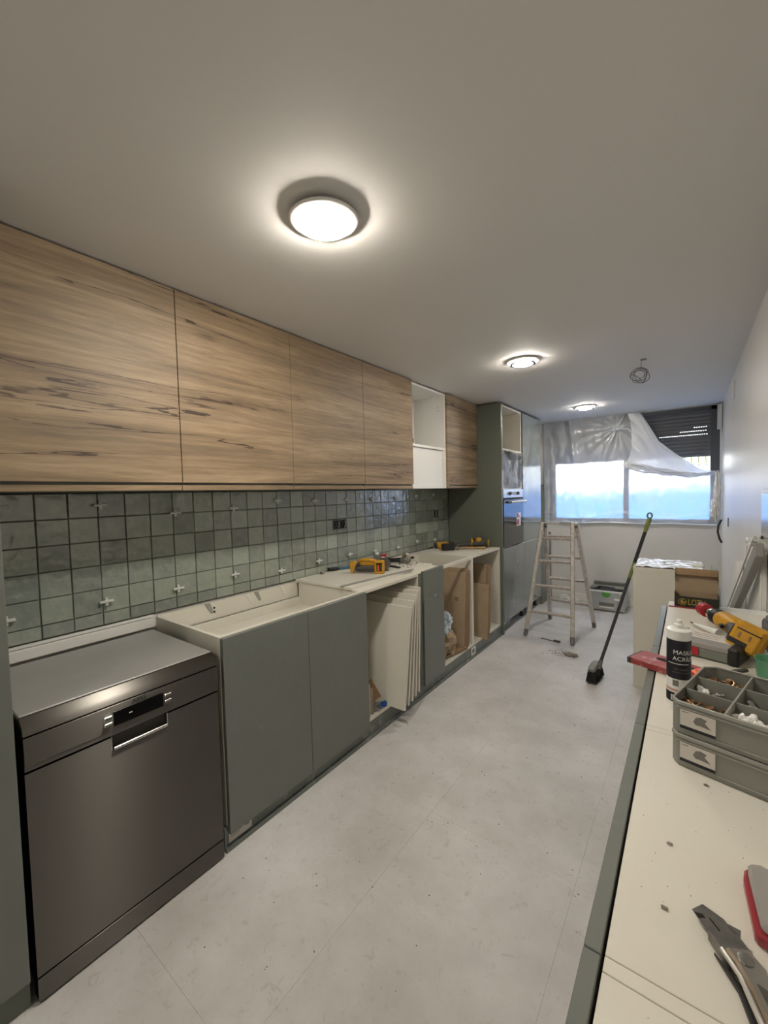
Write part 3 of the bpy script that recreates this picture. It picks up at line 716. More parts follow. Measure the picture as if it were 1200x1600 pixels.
MB().box(XF-.02, XF, .907, 1.3665, .075, .892).build('door', 'green', sk, bev=.0012)
MB().box(XF-.02, XF, 1.3695, 1.8245, .075, .892).build('door', 'green', sk, bev=.0012)
for k, q in enumerate((1.16, 1.41, 1.47, 1.66)):
    MB().prism([(q, ZT), (q+.03, ZT-.002), (q+.05, ZT-.055), (q+.035, ZT-.06)], XL+.0185, XL+.021, 'x').build('shadow_splotch', 'wall' if k % 2 else 'bink', sk)  # splotches of shadow on the back rail, painted as grey and pale patches
m_ = MB()
for q in (0, .022): m_.cyl((XL+.018, 1.215, .862-q), (XL+.0192, 1.215, .862-q), .006, n=10)
m_.build('pipe_holes', 'dark', sk)
s2 = base(1.828, 2.435, 'open base cabinet holding a stack of white boards, saw on its top', 1)
holes(s2, 2.435-TH-.001, (.66, .70, .38, .42))
s3 = base(2.437, 2.757, 'narrow base cabinet with one sage-grey door', 1)
MB().box(XF-.020, XF, 2.462, 2.755, .082, .905).build('door', 'green', s3, bev=.0012)
MB().box(XF-.022, XF-.012, 2.425, 2.460, .10, .893).build('filler_strip', 'greend', s3)
MB().tube([(XF+.0006, 2.625+.011*math.cos(v_/8*PI), .712-.013*math.sin(v_/8*PI)) for v_ in range(9)], .0018, 5).build('chalk_mark', 'clip', s3)
s4 = base(2.759, 3.315, 'open-topped base cabinet holding tall brown cardboard packs', 2)
holes(s4, 3.315-TH-.001, (.76, .79, .42, .45))
s5 = base(3.317, 3.975, 'base cabinet beside the tall side panel, cordless tools on its top', 1)
holes(s5, 3.975-TH-.001, (.76, .79, .42, .45))
# side caps continue to wall above rear gaps
pl = thing('plinth_board', 'long dusty grey plinth board under the base cabinets', 'plinth', (XF-.02, 2.4, 0))
MB().box(XF-.038, XF-.022, .892, 3.98, .0, .098).build('board', 'plinth', pl, bev=.001)
MB().box(XF-.0215, XF-.010, .892, 3.98, .0, .018).build('floor_seal', 'plinth', pl)
MB().box(XF-.022, XF-.0205, .91, 1.02, .028, .085).build('label', 'paper', pl)
m_ = MB().box(XF-.0205, XF-.0202, .92, .97, .055, .058).box(XF-.0205, XF-.0202, .92, .96, .047, .050).box(XF-.0205, XF-.0202, .99, 1.008, .05, .07)
m_.build('label_print', 'inkg', pl)
MB().box(XF-.022, XF-.0205, 3.27, 3.36, .02, .09).build('label', 'wpl', pl)
MB().box(XF-.0205, XF-.0202, 3.29, 3.335, .04, .075).build('label_print', 'inkg', pl)

# ---- loose white board + grey strip over the saw cabinet
t = tag(MB().box(XL+.012, -1.60, 1.80, 2.75, ZT+.0005, ZT+.0165).build('loose_board', 'carc', None, bev=.001), 'loose cream board lying over the cabinets, tools resting on it', 'board')
ZB = ZT+.0165
t = tag(MB().beam((-1.665, 1.78, ZB+.004), (-1.59, 2.46, ZB+.004), .018, .008).build('grey_strip', 'steelg', None, bev=.001), 'thin grey edge strip lying along the front of the loose board', 'strip')

# ---- boards in the saw cabinet
spec = [(2.055, -.15, .63, -1.40, .0), (2.12, -.125, .655, -1.415, .0), (2.18, -.105, .68, -1.425, 0), (2.245, -.08, .695, -1.44, 0), (2.31, -.05, .705, -1.455, 0)]
nm = ['front board of the leaning stack, its broad cream face showing', 'second board of the leaning stack', 'third and middle board of the leaning stack', 'fourth board of the leaning stack', 'rearmost board of the leaning stack, against the cabinet side']
for i, (yb_, lean, h, xr, q) in enumerate(spec):
    root = thing('leaning_board', nm[i]+', in the open base cabinet', 'board', (xr-.26, yb_-.02, .121), rot=(lean, 0, 0), group='cream boards stacked in the open base cabinet')
    MB().box(-.26, .26, 0, .016, 0, h).build('panel', 'carc', root, bev=.0006, world=False)
# rotate lean: positive x-rotation moves the top towards -y, so the stack tops lean to the right (+y)
# cardboard scrap + white scrap + tangle in the saw cabinet
t = thing('cardboard_scrap', 'folded brown cardboard scrap inside the saw cabinet, behind the door edge', 'cardboard', (-1.585, 1.885, .119), rz=.3)
MB().box(-.05, .05, 0, .004, 0, .16).build('flap', 'kraft', t, world=False); MB().beam((-.05, .004, .08), (.05, .06, .14), .004, .13).build('flap', 'kraftd', t, world=False)
t = tag(MB().box(-1.575, -1.535, 1.866, 1.870, .119, .32).build('white_offcut', 'wpl'), 'thin white offcut standing by the cardboard scrap in the saw cabinet', 'offcut')
t = thing('plastic_wrapper', 'tangled clear wrapper with blue end in front of the leaning boards', 'wrapper', (-1.56, 2.0, .119))
MB().blob((-1.58, 1.965, .130), (.04, .05, .014), 4, .6, 3, flat=-.012).build('wrapper_body', 'wrap', t)
MB().blob((-1.545, 2.015, .133), (.016, .024, .014), 9, .5, 3, flat=-.012).build('blue_end', 'blue', t)

# ---- cardboard in the next cabinets
def carton(x0, x1, y, th_, h, lean, label, z0=.119, mk=True, group='cardboard packs in the open base cabinets'):
    root = thing('cardboard_pack', label, 'cardboard', ((x0+x1)/2, y, z0), rot=(lean, 0, 0), group=group)
    w = (x1-x0)/2
    MB().box(-w, w, 0, th_, 0, h).build('pack', 'kraft', root, bev=.0015, world=False)
    MB().box(w, w+.001, .003, th_-.003, .004, h-.004).build('open_edge', 'kraftd', root, world=False)
    MB().box(-w, w, .004, th_-.004, h, h+.001).build('top_tape', 'kraftd', root, world=False)
    if mk:
        for zz_ in (.45, .62): MB().box(w-.10-.2*(zz_ < .5), w-.06-.2*(zz_ < .5), -.0006, 0, h*zz_, h*zz_+.035).build('printed_mark', 'kraftd', root, world=False)
    return root
carton(-2.02, XF-.02, 3.12, .035, .66, -.09, 'front tall cardboard pack behind the paper bag, with a printed square mark')
carton(-2.02, XF-.02, 3.17, .03, .68, -.075, 'second tall cardboard pack, just behind the marked one', mk=False)
carton(-2.02, XF-.03, 3.215, .028, .665, -.058, 'third tall cardboard pack, against the cabinet divider', mk=False)
carton(-1.98, XF+.03, 3.50, .055, .50, -.10, 'shorter cardboard pack leaning out of the cabinet under the hammer', z0=.103, mk=False)
carton(-2.02, XF-.06, 3.66, .05, .64, -.06, 'taller cardboard pack behind the short leaning one', mk=True)
carton(-2.02, XF-.05, 3.735, .035, .63, -.05, 'rearmost cardboard pack near the tall side panel', mk=False)
t = tag(MB().blob((-1.60, 2.93, .235), (.085, .10, .11), 2, .45, 1.6, sub=3, flat=-.105).build('brown_paper_bag', 'kraft', None, smooth=False), 'crumpled brown paper bag at the bottom of the cardboard cabinet', 'paper bag')
t = tag(MB().blob((-1.62, 2.92, .40), (.07, .09, .085), 6, .5, 2, flat=-.08).build('plastic_bag', 'bag'), 'crumpled pale blue plastic bag on top of the brown paper', 'plastic bag')
t = tag(MB().beam((-1.60, 2.80, .135), (-1.53, 3.16, .135), .05, .025).build('cardboard_strip', 'kraftd', None, bev=.001), 'flat cardboard strip on the cabinet floor beside the paper bag', 'cardboard')

# ================================================================== TOOLS ON LEFT WORKTOP
def circ_saw(loc, rz, label):
    t = thing('circular_saw', label, 'saw', loc, rz)
    MB().loft([(-.06, 0, .055, .022, .022), (-.045, 0, .058, .032, .034), (0, 0, .06, .036, .038), (.045, 0, .056, .034, .036), (.062, 0, .054, .028, .03)]).build('motor_body', 'yellow', t, world=False)
    MB().tube([(-.055, -.01, .078), (-.03, -.03, .090), (.01, -.035, .092), (.05, -.03, .084), (.075, -.03, .062)], [.012, .013, .013, .013, .014], 12).build('top_handle', 'yellow', t, world=False)
    MB().tube([(-.075, -.045, .030), (-.03, -.055, .040), (.02, -.055, .038), (.06, -.05, .036)], [.016, .017, .016, .018], 12).build('grip', 'tgrey', t, world=False)
    MB().prism([(-.115, .002), (-.095, 0), (-.07, .075), (-.085, .082), (-.12, .075)], -.05, .0, 'y').build('front_shoe', 'yellow', t, bev=.003, world=False)
    MB().tube([(-.10, -.03, .03), (-.07, -.03, .06), (-.05, -.02, .06)], .014, 10).build('nose', 'tgrey', t, world=False)
    f = MB()
    for a_, b2, c, d in [(.058, .125, .0, .016), (.058, .125, .074, .09), (.058, .072, .016, .074), (.11, .125, .016, .074)]: f.box(a_, b2, -.085, -.035, c, d)
    f.build('battery_bay', 'yellow', t, bev=.004, world=False)
    MB().box(.066, .118, -.06, -.04, .012, .08).build('bay_inside', 'tgrey', t, world=False)
    MB().box(.078, .088, -.070, -.055, .02, .06).build('bay_contact', 'orange', t, world=False)
    MB().lathe([(.040, 0), (.045, .006), (.045, .02), (.036, .024), (.02, .026)], (.115, .025, .048), 32, 'y').build('blade_guard', 'tgrey', t, world=False)
    MB().lathe([(.040, -.0), (.040, .002)], (.115, .022, .046), 32, 'y').build('blade', 'dmetal', t, world=False)
    MB().box(-.07, .15, .018, .06, 0, .004).build('base_plate', 'dmetal', t, bev=.001, world=False)
    return t
circ_saw((-1.83, 2.24, ZB), .55, 'yellow and black cordless circular saw on the loose cream board')
t = thing('hand_saw', 'blue-bladed hand saw with dark handle lying against the tiles', 'saw', (-2.00, 2.40, ZB+.0), 1.25)
MB().prism([(-.24, -.012), (.12, -.035), (.12, .035), (-.24, .012)], .006, .009).build('blade', 'teal', t, world=False)
MB().prism([(-.24, .012), (.12, .035), (.12, .042), (-.24, .018)], .004, .011).build('blade_spine', 'blue', t, world=False)
MB().loft([(-.30, 0, .012, .022, .012), (-.27, 0, .012, .026, .012), (-.22, 0, .011, .018, .01)]).build('handle', 'black', t, world=False)
t = thing('blue_level', 'flat blue and black scraper lying behind the red box', 'scraper', (-1.96, 2.72, ZB), 1.05)
MB().box(-.14, .10, -.03, .03, .002, .010).build('blade', 'blue', t, bev=.001, world=False); MB().box(.10, .20, -.014, .014, 0, .018).build('handle', 'black', t, bev=.004, world=False)
t = thing('screw_carton', 'small red and grey carton standing behind the circular saw', 'box', (-1.985, 2.585, ZB), .45)
MB().box(-.045, .018, -.03, .03, 0, .065).build('carton', 'inkg', t, bev=.001, world=False); MB().box(.018, .055, -.03, .03, 0, .07).build('red_panel', 'red', t, bev=.001, world=False)
MB().box(.024, .05, -.0308, -.03, .045, .055).build('white_print', 'wpl', t, world=False)
MB().lathe([(.014, .065), (.016, .075), (.012, .083)], (-.02, 0, 0), 16).build('cap', 'wpl', t, world=False)
t = thing('angle_grinder', 'small black tool with shiny round metal head near the rim of the board', 'grinder', (-1.86, 2.62, ZB), .35)
MB().tube([(-.20, 0, .022), (-.10, 0, .024), (0, 0, .026), (.05, 0, .028)], [.013, .018, .017, .020], 14).build('body', 'black', t, world=False)
MB().loft([(.045, 0, .028, .02, .018), (.07, 0, .03, .026, .022), (.11, 0, .03, .026, .022), (.125, 0, .03, .018, .016)]).build('gear_head', 'dmetal', t, world=False)
MB().lathe([(.010, .0), (.032, .004), (.036, .012), (.030, .022), (.012, .026)], (.09, .0, .055), 28, 'y').build('round_head', 'chrome', t, world=False)
t = tag(MB().box(-1.84, -1.70, 2.46, 2.485, ZB, ZB+.012, rot=Matrix.Rotation(-.25, 3, 'Z')).build('black_bar', 'black', None, bev=.003), 'short flat black bar beside the circular saw', 'bar')
m_ = MB()
for q in range(70):
    x = random.uniform(-1.95, -1.66); y = random.uniform(2.50, 2.74); a_ = random.uniform(0, PI); L = random.choice([.003, .003, .02])
    m_.beam((x, y, ZB+.002), (x+L*math.cos(a_), y+L*math.sin(a_), ZB+.002), .004, .003)
tag(m_.build('scattered_screws', 'tgrey'), 'scattered small screws and crumbs on the loose board', 'screws', kind='stuff')
t = tag(MB().lathe([(.012, 0), (.016, .008), (.012, .016)], (-2.06, 2.02, ZB), 14).build('grey_stopper', 'dmetal'), 'tiny grey stopper on the board below the tiles', 'stopper')

def drill(loc, rz, label, roll=0, s=1.0, chuck='tgrey', cat='drill', bay=True, name='cordless_drill'):
    t = thing(name, label, cat, loc, rot=(roll, 0, rz))
    def bb(m_, nm_, mt, **k): return m_.xf(Matrix.Scale(s, 4)).build(nm_, mt, t, world=False, **k)
    bb(MB().loft([(-.09, 0, .03, .020, .020), (-.08, 0, .03, .027, .027), (-.02, 0, .03, .030, .029), (.03, 0, .03, .027, .026), (.04, 0, .03, .022, .022)]), 'motor_body', 'yellow')
    bb(MB().lathe([(.024, .03), (.028, .04), (.028, .06), (.020, .075)], (0, 0, .03), 24, 'x'), 'torque_ring', 'black')
    bb(MB().lathe([(.017, .07), (.021, .08), (.021, .105), (.012, .118), (.005, .12)], (0, 0, .03), 20, 'x'), 'chuck', chuck)
    bb(MB().lathe([(.020, -.105), (.027, -.098), (.027, -.085)], (0, 0, .03), 24, 'x'), 'end_cap', 'tgrey')
    bb(MB().tube([(-.02, -.02, .03), (-.03, -.07, .03), (-.045, -.11, .03)], [.02, .018, .021], 14), 'grip', 'tgrey')
    bb(MB().box(-.015, -.002, -.055, -.03, .022, .038), 'trigger', 'black', bev=.002)
    bb(MB().box(-.095, .015, -.135, -.105, .0, .06), 'battery_foot', 'yellow', bev=.006)
    bb(MB().box(-.10, .02, -.175, -.137, -.002, .062), 'battery', 'black', bev=.006)
    return t
drill((-1.99, 3.68, ZT+.004), .95, 'black and yellow cordless drill, left one on the far worktop', chuck='tgrey', s=1.05)
t = thing('orbital_sander', 'yellow and black sander standing beside the far side panel', 'sander', (-1.70, 3.88, ZT), .4)
MB().box(-.07, .07, -.04, .04, 0, .014).build('pad', 'black', t, bev=.004, world=False)
MB().loft([(-.075, 0, .04, .015, .015), (-.06, 0, .042, .03, .026), (.0, 0, .045, .034, .03), (.05, 0, .045, .032, .028), (.065, 0, .045, .02, .02)]).build('body', 'tgrey', t, world=False)
MB().lathe([(.03, .06), (.034, .075), (.028, .095), (.012, .10)], (-.01, 0, 0), 24).build('top_knob', 'yellow', t, world=False)
MB().cyl((.0, 0, .10), (.0, 0, .15), .003, n=8).build('bit', 'dmetal', t, world=False)
MB().lathe([(.018, 0), (.040, .006), (.040, .014), (.02, .02)], (.075, 0, .045), 24, 'x').build('end_cap', 'yellow', t, world=False)
t = thing('impact_driver', 'short cordless driver with big yellow collar, between drill and sander', 'driver', (-1.79, 3.87, ZT), .6)
MB().loft([(-.16, 0, .022, .014, .014), (-.12, 0, .026, .02, .02), (-.05, 0, .03, .022, .022), (0, 0, .04, .03, .032)]).build('handle', 'tgrey', t, world=False)
MB().lathe([(.03, -.005), (.046, .0), (.048, .014), (.036, .024)], (0, 0, .046), 28, 'x').build('collar', 'yellow', t, world=False)
MB().lathe([(.040, .024), (.042, .034), (.032, .046), (.015, .05)], (0, 0, .046), 28, 'x').build('motor_cap', 'black', t, world=False)
t = thing('hammer', 'hammer with pale wooden handle lying on the far worktop', 'hammer', (-1.84, 3.66, ZT), .50)
MB().loft([(.02, 0, .016, .011, .008), (.10, 0, .016, .011, .008), (.18, 0, .016, .013, .010), (.27, 0, .016, .014, .011), (.275, 0, .016, .010, .008)]).build('handle', 'woodh', t, world=False)
MB().lathe([(.014, -.045), (.017, -.043), (.017, -.02), (.012, -.012), (.012, .012), (.016, .03), (.014, .045)], (0, 0, .018), 20, 'y').build('head', 'dmetal', t, world=False)

# ================================================================== LADDER
t = thing('folding_ladder', 'paint-spattered aluminium A-frame ladder standing open before the window', 'ladder', (-1.06, 4.43, 0))
A = [Vector((-1.319, 4.096, 0)), Vector((-1.225, 4.40, 1.125))]; B = [Vector((-.873, 4.075, 0)), Vector((-.932, 4.385, 1.13))]
Cc = [Vector((-1.262, 4.79, 0)), Vector((-1.205, 4.425, 1.12))]; D = [Vector((-.797, 4.725, 0)), Vector((-.905, 4.41, 1.125))]
for r_, nm_ in ((A, 'front_rail'), (B, 'front_rail'), (Cc, 'rear_rail'), (D, 'rear_rail')):
    d = (r_[1]-r_[0]).normalized()
    MB().beam(r_[0]+d*.06, r_[1], .045, .036, up=(1, .1, 0)).build(nm_, 'alu', t, bev=.006)
    MB().beam(r_[0]+Vector((0, 0, .002)), r_[0]+d*.075, .054, .036, up=(1, .1, 0)).build('foot', 'dmetal', t, bev=.008)
def rung(P, Q, f):
    a_ = P[0].lerp(P[1], f); b2 = Q[0].lerp(Q[1], f); MB().beam(a_, b2, .03, .026).build('rung', 'alud', t, bev=.007)
for f in (.215, .44, .655, .855): rung(A, B, f)
for f in (.22, .45, .67, .87): rung(Cc, D, f)
for P, Q in ((A, Cc), (B, D)):
    c = (P[1]+Q[1])/2; MB().cyl(c+Vector((-.03, 0, -.03)), c+Vector((.03, 0, -.03)), .022, n=16).build('hinge', 'dmetal', t)
MB().beam(A[1]+Vector((-.01, 0, -.005)), (A[1]+Vector((.16, .02, -.01))), .03, .012).build('top_clip', 'alu', t)
t = thing('trowel_strip', 'small dark metal strip on the floor under the ladder', 'strip', (-1.08, 4.085, 0), -.2)
MB().box(-.085, .06, -.009, .009, 0, .006).build('strip', 'dmetal', t, bev=.001, world=False); MB().tube([(.04, 0, .01), (.10, 0, .01)], .010, 8).build('grip', 'pole', t, world=False)
t = tag(MB().blob((-.83, 3.80, .012), (.055, .03, .014), 7, .4, 2, flat=-.011).build('plaster_lump', 'conc', None, smooth=False), 'small broken lump of plaster on the floor before the ladder', 'rubble')
m_ = MB()
for q in range(60):
    x = -.90+random.gauss(0, .07); y = 3.82+random.gauss(0, .07); r_ = random.uniform(.002, .006); m_.blob((x, y, r_*.5), (r_, r_, r_*.7), q, .3, 2, sub=1)
tag(m_.build('plaster_crumbs', 'conc'), 'fine plaster crumbs around the broken lump', 'crumbs', kind='stuff')

# ================================================================== BROOM
t = thing('broom', 'broom with dark handle and green tip leaning on the white cabinet', 'broom', (-.57, 3.42, 0))
p0 = Vector((-.548, 3.428, .10)); p1 = Vector((-.232, 3.60, 1.245)); dv = (p1-p0).normalized()
MB().tube([p0, p0+dv*.72], .0115, 12).build('handle', 'pole', t)
MB().tube([p0+dv*.72, p0+dv*.84], .0118, 12).build('handle_joint', 'bgreen', t)
MB().tube([p0+dv*.84, p0+dv*1.08], .0122, 12).build('handle_sleeve', 'black', t)
g_ = MB().tube([p0+dv*1.08, p0+dv*1.1, p0+dv*1.17, p0+dv*1.185], [.012, .0145, .015, .013], 12)
g_.build('green_grip', 'bgreen', t)
MB().tube([p0+dv*1.185+Vector((.018*math.cos(a_)*.8, .018*math.cos(a_)*.5, .02+.02*math.sin(a_))) for a_ in [i*2*PI/14 for i in range(14)]], .006, 8, closed=True).build('hanging_loop', 'bgreen', t)
hd = Vector((.10, .995, 0)).normalized()      # the head runs away from the camera
c0 = Vector((-.575, 3.415, 0))
Mh = basis(hd, (-hd.y, hd.x, 0), c0+Vector((0, 0, .0)))
MB().loft([(-.10, 0, .098, .022, .014), (-.06, 0, .105, .027, .018), (0, 0, .110, .028, .02), (.06, 0, .108, .027, .018), (.10, 0, .10, .022, .014)]).xf(Mh).build('head', 'bgrey', t)
MB().cyl(p0-dv*.01, p0+dv*.055, .019, .015, n=14).build('socket', 'bgrey', t)
m_ = MB()
for q in range(260):
    a_ = random.uniform(-.10, .10); b2 = random.uniform(-.022, .022); top = Vector((a_, b2, .095)); bot = Vector((a_*1.12+random.uniform(-.005, .005), b2*1.8, .004+abs(a_)*.05))
    m_.tube([Mh @ top, Mh @ bot], .0022, 4, cap=False)
tag(m_.build('bristles', 'brush', t), kind='stuff')
MB().loft([(-.103, 0, .055, .026, .04), (.0, 0, .05, .03, .045), (.103, 0, .055, .026, .04)]).xf(Mh).build('bristle_core', 'brush', t)

# ================================================================== TOOLBOX BY THE FAR WALL
t = thing('systainer_toolbox', 'open light grey plastic toolbox with green latch under the window', 'toolbox', (-.79, 5.56, 0))
x0, x1, y0, y1, h = -.985, -.60, 5.42, 5.70, .255
MB().box(x0, x1, y0, y1, .01, .03).build('bottom', 'sysg', t, bev=.006)
MB().box(x0, x1, y0, y0+.012, .03, h-.01).build('front_wall', 'sysg', t, bev=.003); MB().box(x0, x1, y1-.012, y1, .03, h).build('back_wall', 'sysg', t, bev=.003)
MB().box(x0, x0+.012, y0+.012, y1-.012, .03, h).build('side_wall', 'sysg', t); MB().box(x1-.012, x1, y0+.012, y1-.012, .03, h).build('side_wall', 'sysg', t)
MB().box(x0-.006, x1+.006, y0-.008, y0+.006, h-.028, h-.008).build('front_rim', 'wpl', t, bev=.003)
MB().box(x0+.02, x1-.02, y1-.010, y1+.04, h, h+.045).build('raised_lid', 'bgrey', t, bev=.004)
MB().prism([(-.83, .225), (-.74, .225), (-.745, .195), (-.765, .175), (-.805, .175), (-.825, .195)], y0-.018, y0-.006, 'y').build('latch', mat('latch_green', '4f9a3c', .4), t, bev=.003)
MB().box(-.86, -.71, y0-.006, y0, .04, .055).build('label_slot', 'wpl', t, bev=.002); MB().box(-.865, -.705, y0-.003, y0, .065, .105).build('recess_frame', 'bgrey', t, bev=.002)
for xx in (x0+.015, x1-.055): MB().box(xx, xx+.04, y0-.014, y0, .02, .23).build('corner_rib', 'sysg', t, bev=.005)
MB().box(x1-.10, x1-.03, y0-.02, y0, .14, .165).build('side_latch', 'wpl', t, bev=.003)
MB().blob((-.80, 5.55, .215), (.16, .10, .05), 4, .4, 2).build('contents', 'black', t)
for i, (x, y, z_, s_) in enumerate([(-1.32, 5.70, .04, .04), (-1.18, 5.68, .03, .03), (-1.23, 5.62, .02, .025)]):
    tag(MB().blob((x, y, z_), (s_*1.6, s_, s_), 20+i, .4, 2, sub=3).build('dust_rag', 'wpl'), ['crumpled white rag behind the ladder, nearest the corner', 'crumpled white rag behind the ladder, middle one', 'smallest crumpled white rag behind the ladder'][i], 'rag')

# ================================================================== WHITE CABINET AT THE FAR END
t = thing('white_floor_cabinet', 'plain cream cabinet standing on the floor beyond the island', 'cabinet', (-.13, 3.66, 0))
MB().box(-.328, -.31, 3.464, 3.87, 0, .884).build('side_panel', 'carc', t, bev=.001)
MB().box(.05, .068, 3.464, 3.87, 0, .884).build('side_panel', 'carc', t, bev=.001)
MB().box(-.31, .05, 3.464, 3.482, 0, .884).build('back_panel', 'carc', t)
MB().box(-.31, .05, 3.85, 3.87, 0, .884).build('front_panel', 'carc', t)
MB().box(-.31, .05, 3.482, 3.85, .866, .884).build('top_panel', 'carc', t)
def pf(u, v):
    x = -.325+.40*u; y = 3.47+.395*v
    return (x, y, .889+.012*abs(noise.noise(Vector((x*12, y*22, 3))))+.006*noise.noise(Vector((x*40, y*50, 1))))
tag(MB().grid(60, 50, pf).build('crumpled_film', mat('shiny_white_film', 'e8ecf0', .12), None), 'crumpled shiny white film spread over the cream cabinet top', 'film')
tag(MB().cyl((.02, 3.62, .905), (.085, 3.60, .90), .014, n=12).build('white_tube', 'wpl', None, bev=.003), 'small white roll end lying at the corner of the cream cabinet', 'roll')
# leaning things along the right wall
tag(MB().blob((.136, 3.62, .43), (.049, .14, .46), 6, .16, 2.5, flat=-.43).build('rubble_sack', 'gbag'), 'crumpled sea-green sack between the cream cabinet and the right wall', 'sack')
t = thing('aluminium_profile', 'long grey box-section bar leaning against the right wall', 'bar', (.16, 4.2, 0))
MB().beam((.185, 4.35, .075), (.238, 2.32, 1.185), .065, .03, up=(1, 0, 0)).build('bar', 'prof', t, bev=.003)
MB().beam((.163, 4.36, .115), (.218, 2.33, 1.232), .012, .006, up=(1, 0, 0)).build('painted_edge', 'wpl', t)
t = thing('white_slab', 'thick white slab leaning behind the grey bar', 'slab', (.2, 4.1, 0))
MB().beam((.258, 4.62, .15), (.258, 3.40, .89), .20, .034, up=(1, 0, 0)).build('slab', 'wpl', t, bev=.003)
t = thing('framed_white_panel', 'white framed door panel standing against the right wall behind the island', 'panel', (.26, 2.75, 0))
MB().box(.262, .278, 2.462, 3.10, 0, 1.16).build('panel', 'whitem', t, bev=.001)
for a_ in ((2.462, 2.50, 0, 1.16), (3.06, 3.10, 0, 1.16), (2.50, 3.06, 1.12, 1.16)): MB().box(.256, .262, *a_).build('frame_bar', 'wpl', t, bev=.002)
tag(MB().blob((.245, 2.50, 1.20), (.03, .06, .026), 3, .5, 2.5, sub=3).build('crumpled_rag', 'clip'), 'small crumpled grey rag on top of the framed white panel', 'rag')

# ================================================================== ISLAND
XI, XO = -.079, -.103
joints = [(-.75, -.09), (-.069, .511), (.531, 1.111), (1.131, 1.711), (1.731, 2.331)]
lb = ['near cream-topped low unit at the bottom right corner of the photo', 'cream-topped low unit under the knife and the near joint', 'cream-topped low unit carrying the grey sorting trays', 'cream-topped low unit carrying the sealant tube and red rail', 'farthest cream-topped low unit, carrying the cordless drill']
lb[0] = 'low unit behind the viewpoint'
for i, (a_, b2) in enumerate(joints):
    if i == 0: continue
    t = thing('island_cabinet', lb[i], 'cabinet', (.1, (a_+b2)/2, 0), group='low units along the right wall')
    MB().box(XI, XR-.004, a_+.0008, b2-.0008, ZT-.018, ZT).build('top_panel', 'carc', t, bev=.0008)
    MB().box(XI, XR-.004, b2+.0004, b2+.0196, .1, ZT).build('side_panel', 'carc', t, bev=.0008)
    MB().box(XI+.002, XR-.006, a_+.002, b2-.002, .1, ZT-.02).build('carcass', 'carc', t)
    MB().box(XO, XI-.0045, a_+.0008, b2+.0192, .09, ZT-.002).build('door', 'green', t, bev=.0012)
    MB().box(XO+.05, XO+.066, a_+.0005, b2+.0195, 0, .098).build('plinth', 'plinth', t)
t = thing('end_board', 'cream board with dark red edge at the island end, under the printed box', 'board', (.1, 2.4, ZT))
MB().box(XI, XR-.004, 2.352, 2.452, .6, ZT).build('board', 'carc', t, bev=.001)
MB().box(XI+.002, .05, 2.334, 2.350, ZT, ZT+.004).build('red_edge', 'redm', t)
MB().box(XR-.10, XR-.004, 2.36, 2.44, ZT, ZT+.003).build('white_edge', 'whitem', t)

# sealant tube
t = thing('sealant_tube', 'white and black acrylic sealant cartridge standing on the island', 'tube', (-.020, 1.267, ZT))
MB().lathe([(.0255, 0), (.0255, .198), (.024, .202)], n=40).build('cartridge', 'wpl', t, world=False)
MB().lathe([(.0259, .022), (.0259, .046)], n=40).build('black_band', 'ink', t, world=False)
MB().lathe([(.0259, .082), (.0259, .180)], n=40).build('black_label', 'ink', t, world=False)
MB().lathe([(.0259, .050), (.0259, .056)], n=40).build('pink_band', mat('pale_pink_print', 'c79c8e', .5), t, world=False)
MB().lathe([(.0266, .182), (.0266, .203), (.022, .206), (.010, .207)], n=40).build('collar', 'wpl', t, world=False)
MB().lathe([(.010, .206), (.0105, .216), (.007, .219), (.006, .226), (.003, .228)], n=20).build('threaded_tip', 'wpl', t, world=False)
def wrapped(txt, size, z_, m, ang0, name='lettering', sx=1):
    o = words(txt, size, m, t, Matrix.Identity(4), name, align='LEFT', ext=0, sx=sx, bold=0)
    me = o.data; bm = bmesh.new(); bm.from_mesh(me)
    off = ROOT[t.name]
    for v in bm.verts: v.co += off
    w = max(v.co.x for v in bm.verts)-min(v.co.x for v in bm.verts)
    for _ in range(3): bmesh.ops.subdivide_edges(bm, edges=[e for e in bm.edges if abs(e.verts[0].co.x-e.verts[1].co.x) > .004], cuts=1)
    R_ = .0262
    for v in bm.verts:
        th = ang0+v.co.x/R_; v.co = Vector((R_*math.cos(th), R_*math.sin(th), z_+v.co.y))
    bmesh.ops.triangulate(bm, faces=bm.faces); bm.to_mesh(me); bm.free()
# the tube faces the camera: direction to camera is about -90 degrees, text starts left of it
wrapped('MASILLA', .0145, .150, 'wpl', -2.02, 'lettering'); wrapped('ACR\u00cdLICA', .0145, .134, 'wpl', -2.06, 'lettering')
wrapped('Sella acabados', .0058, .108, 'inkg', -1.95, 'small_lettering'); wrapped('interiores y exteriores', .0052, .100, 'inkg', -2.12, 'small_lettering')
m_ = MB(); n_ = 24
def arc(a0, a1, z0, z1, R_=.02615):
    vs = []; fs = []
    for i in range(13):
        a_ = a0+(a1-a0)*i/12; vs += [(R_*math.cos(a_), R_*math.sin(a_), z0), (R_*math.cos(a_), R_*math.sin(a_), z1)]
    return MB().add(vs, [(2*i, 2*i+2, 2*i+3, 2*i+1) for i in range(12)])
arc(-2.5, -.7, .1205, .122).build('white_line', 'wpl', t, world=False)
arc(-2.05, -1.55, .064, .079).build('printed_picture', 'inkg', t, world=False)
arc(-2.2, -1.2, .026, .040, .0263).build('white_patch', 'paper', t, world=False); arc(-2.1, -1.4, .029, .037, .0265).build('printed_mark', 'ink', t, world=False)

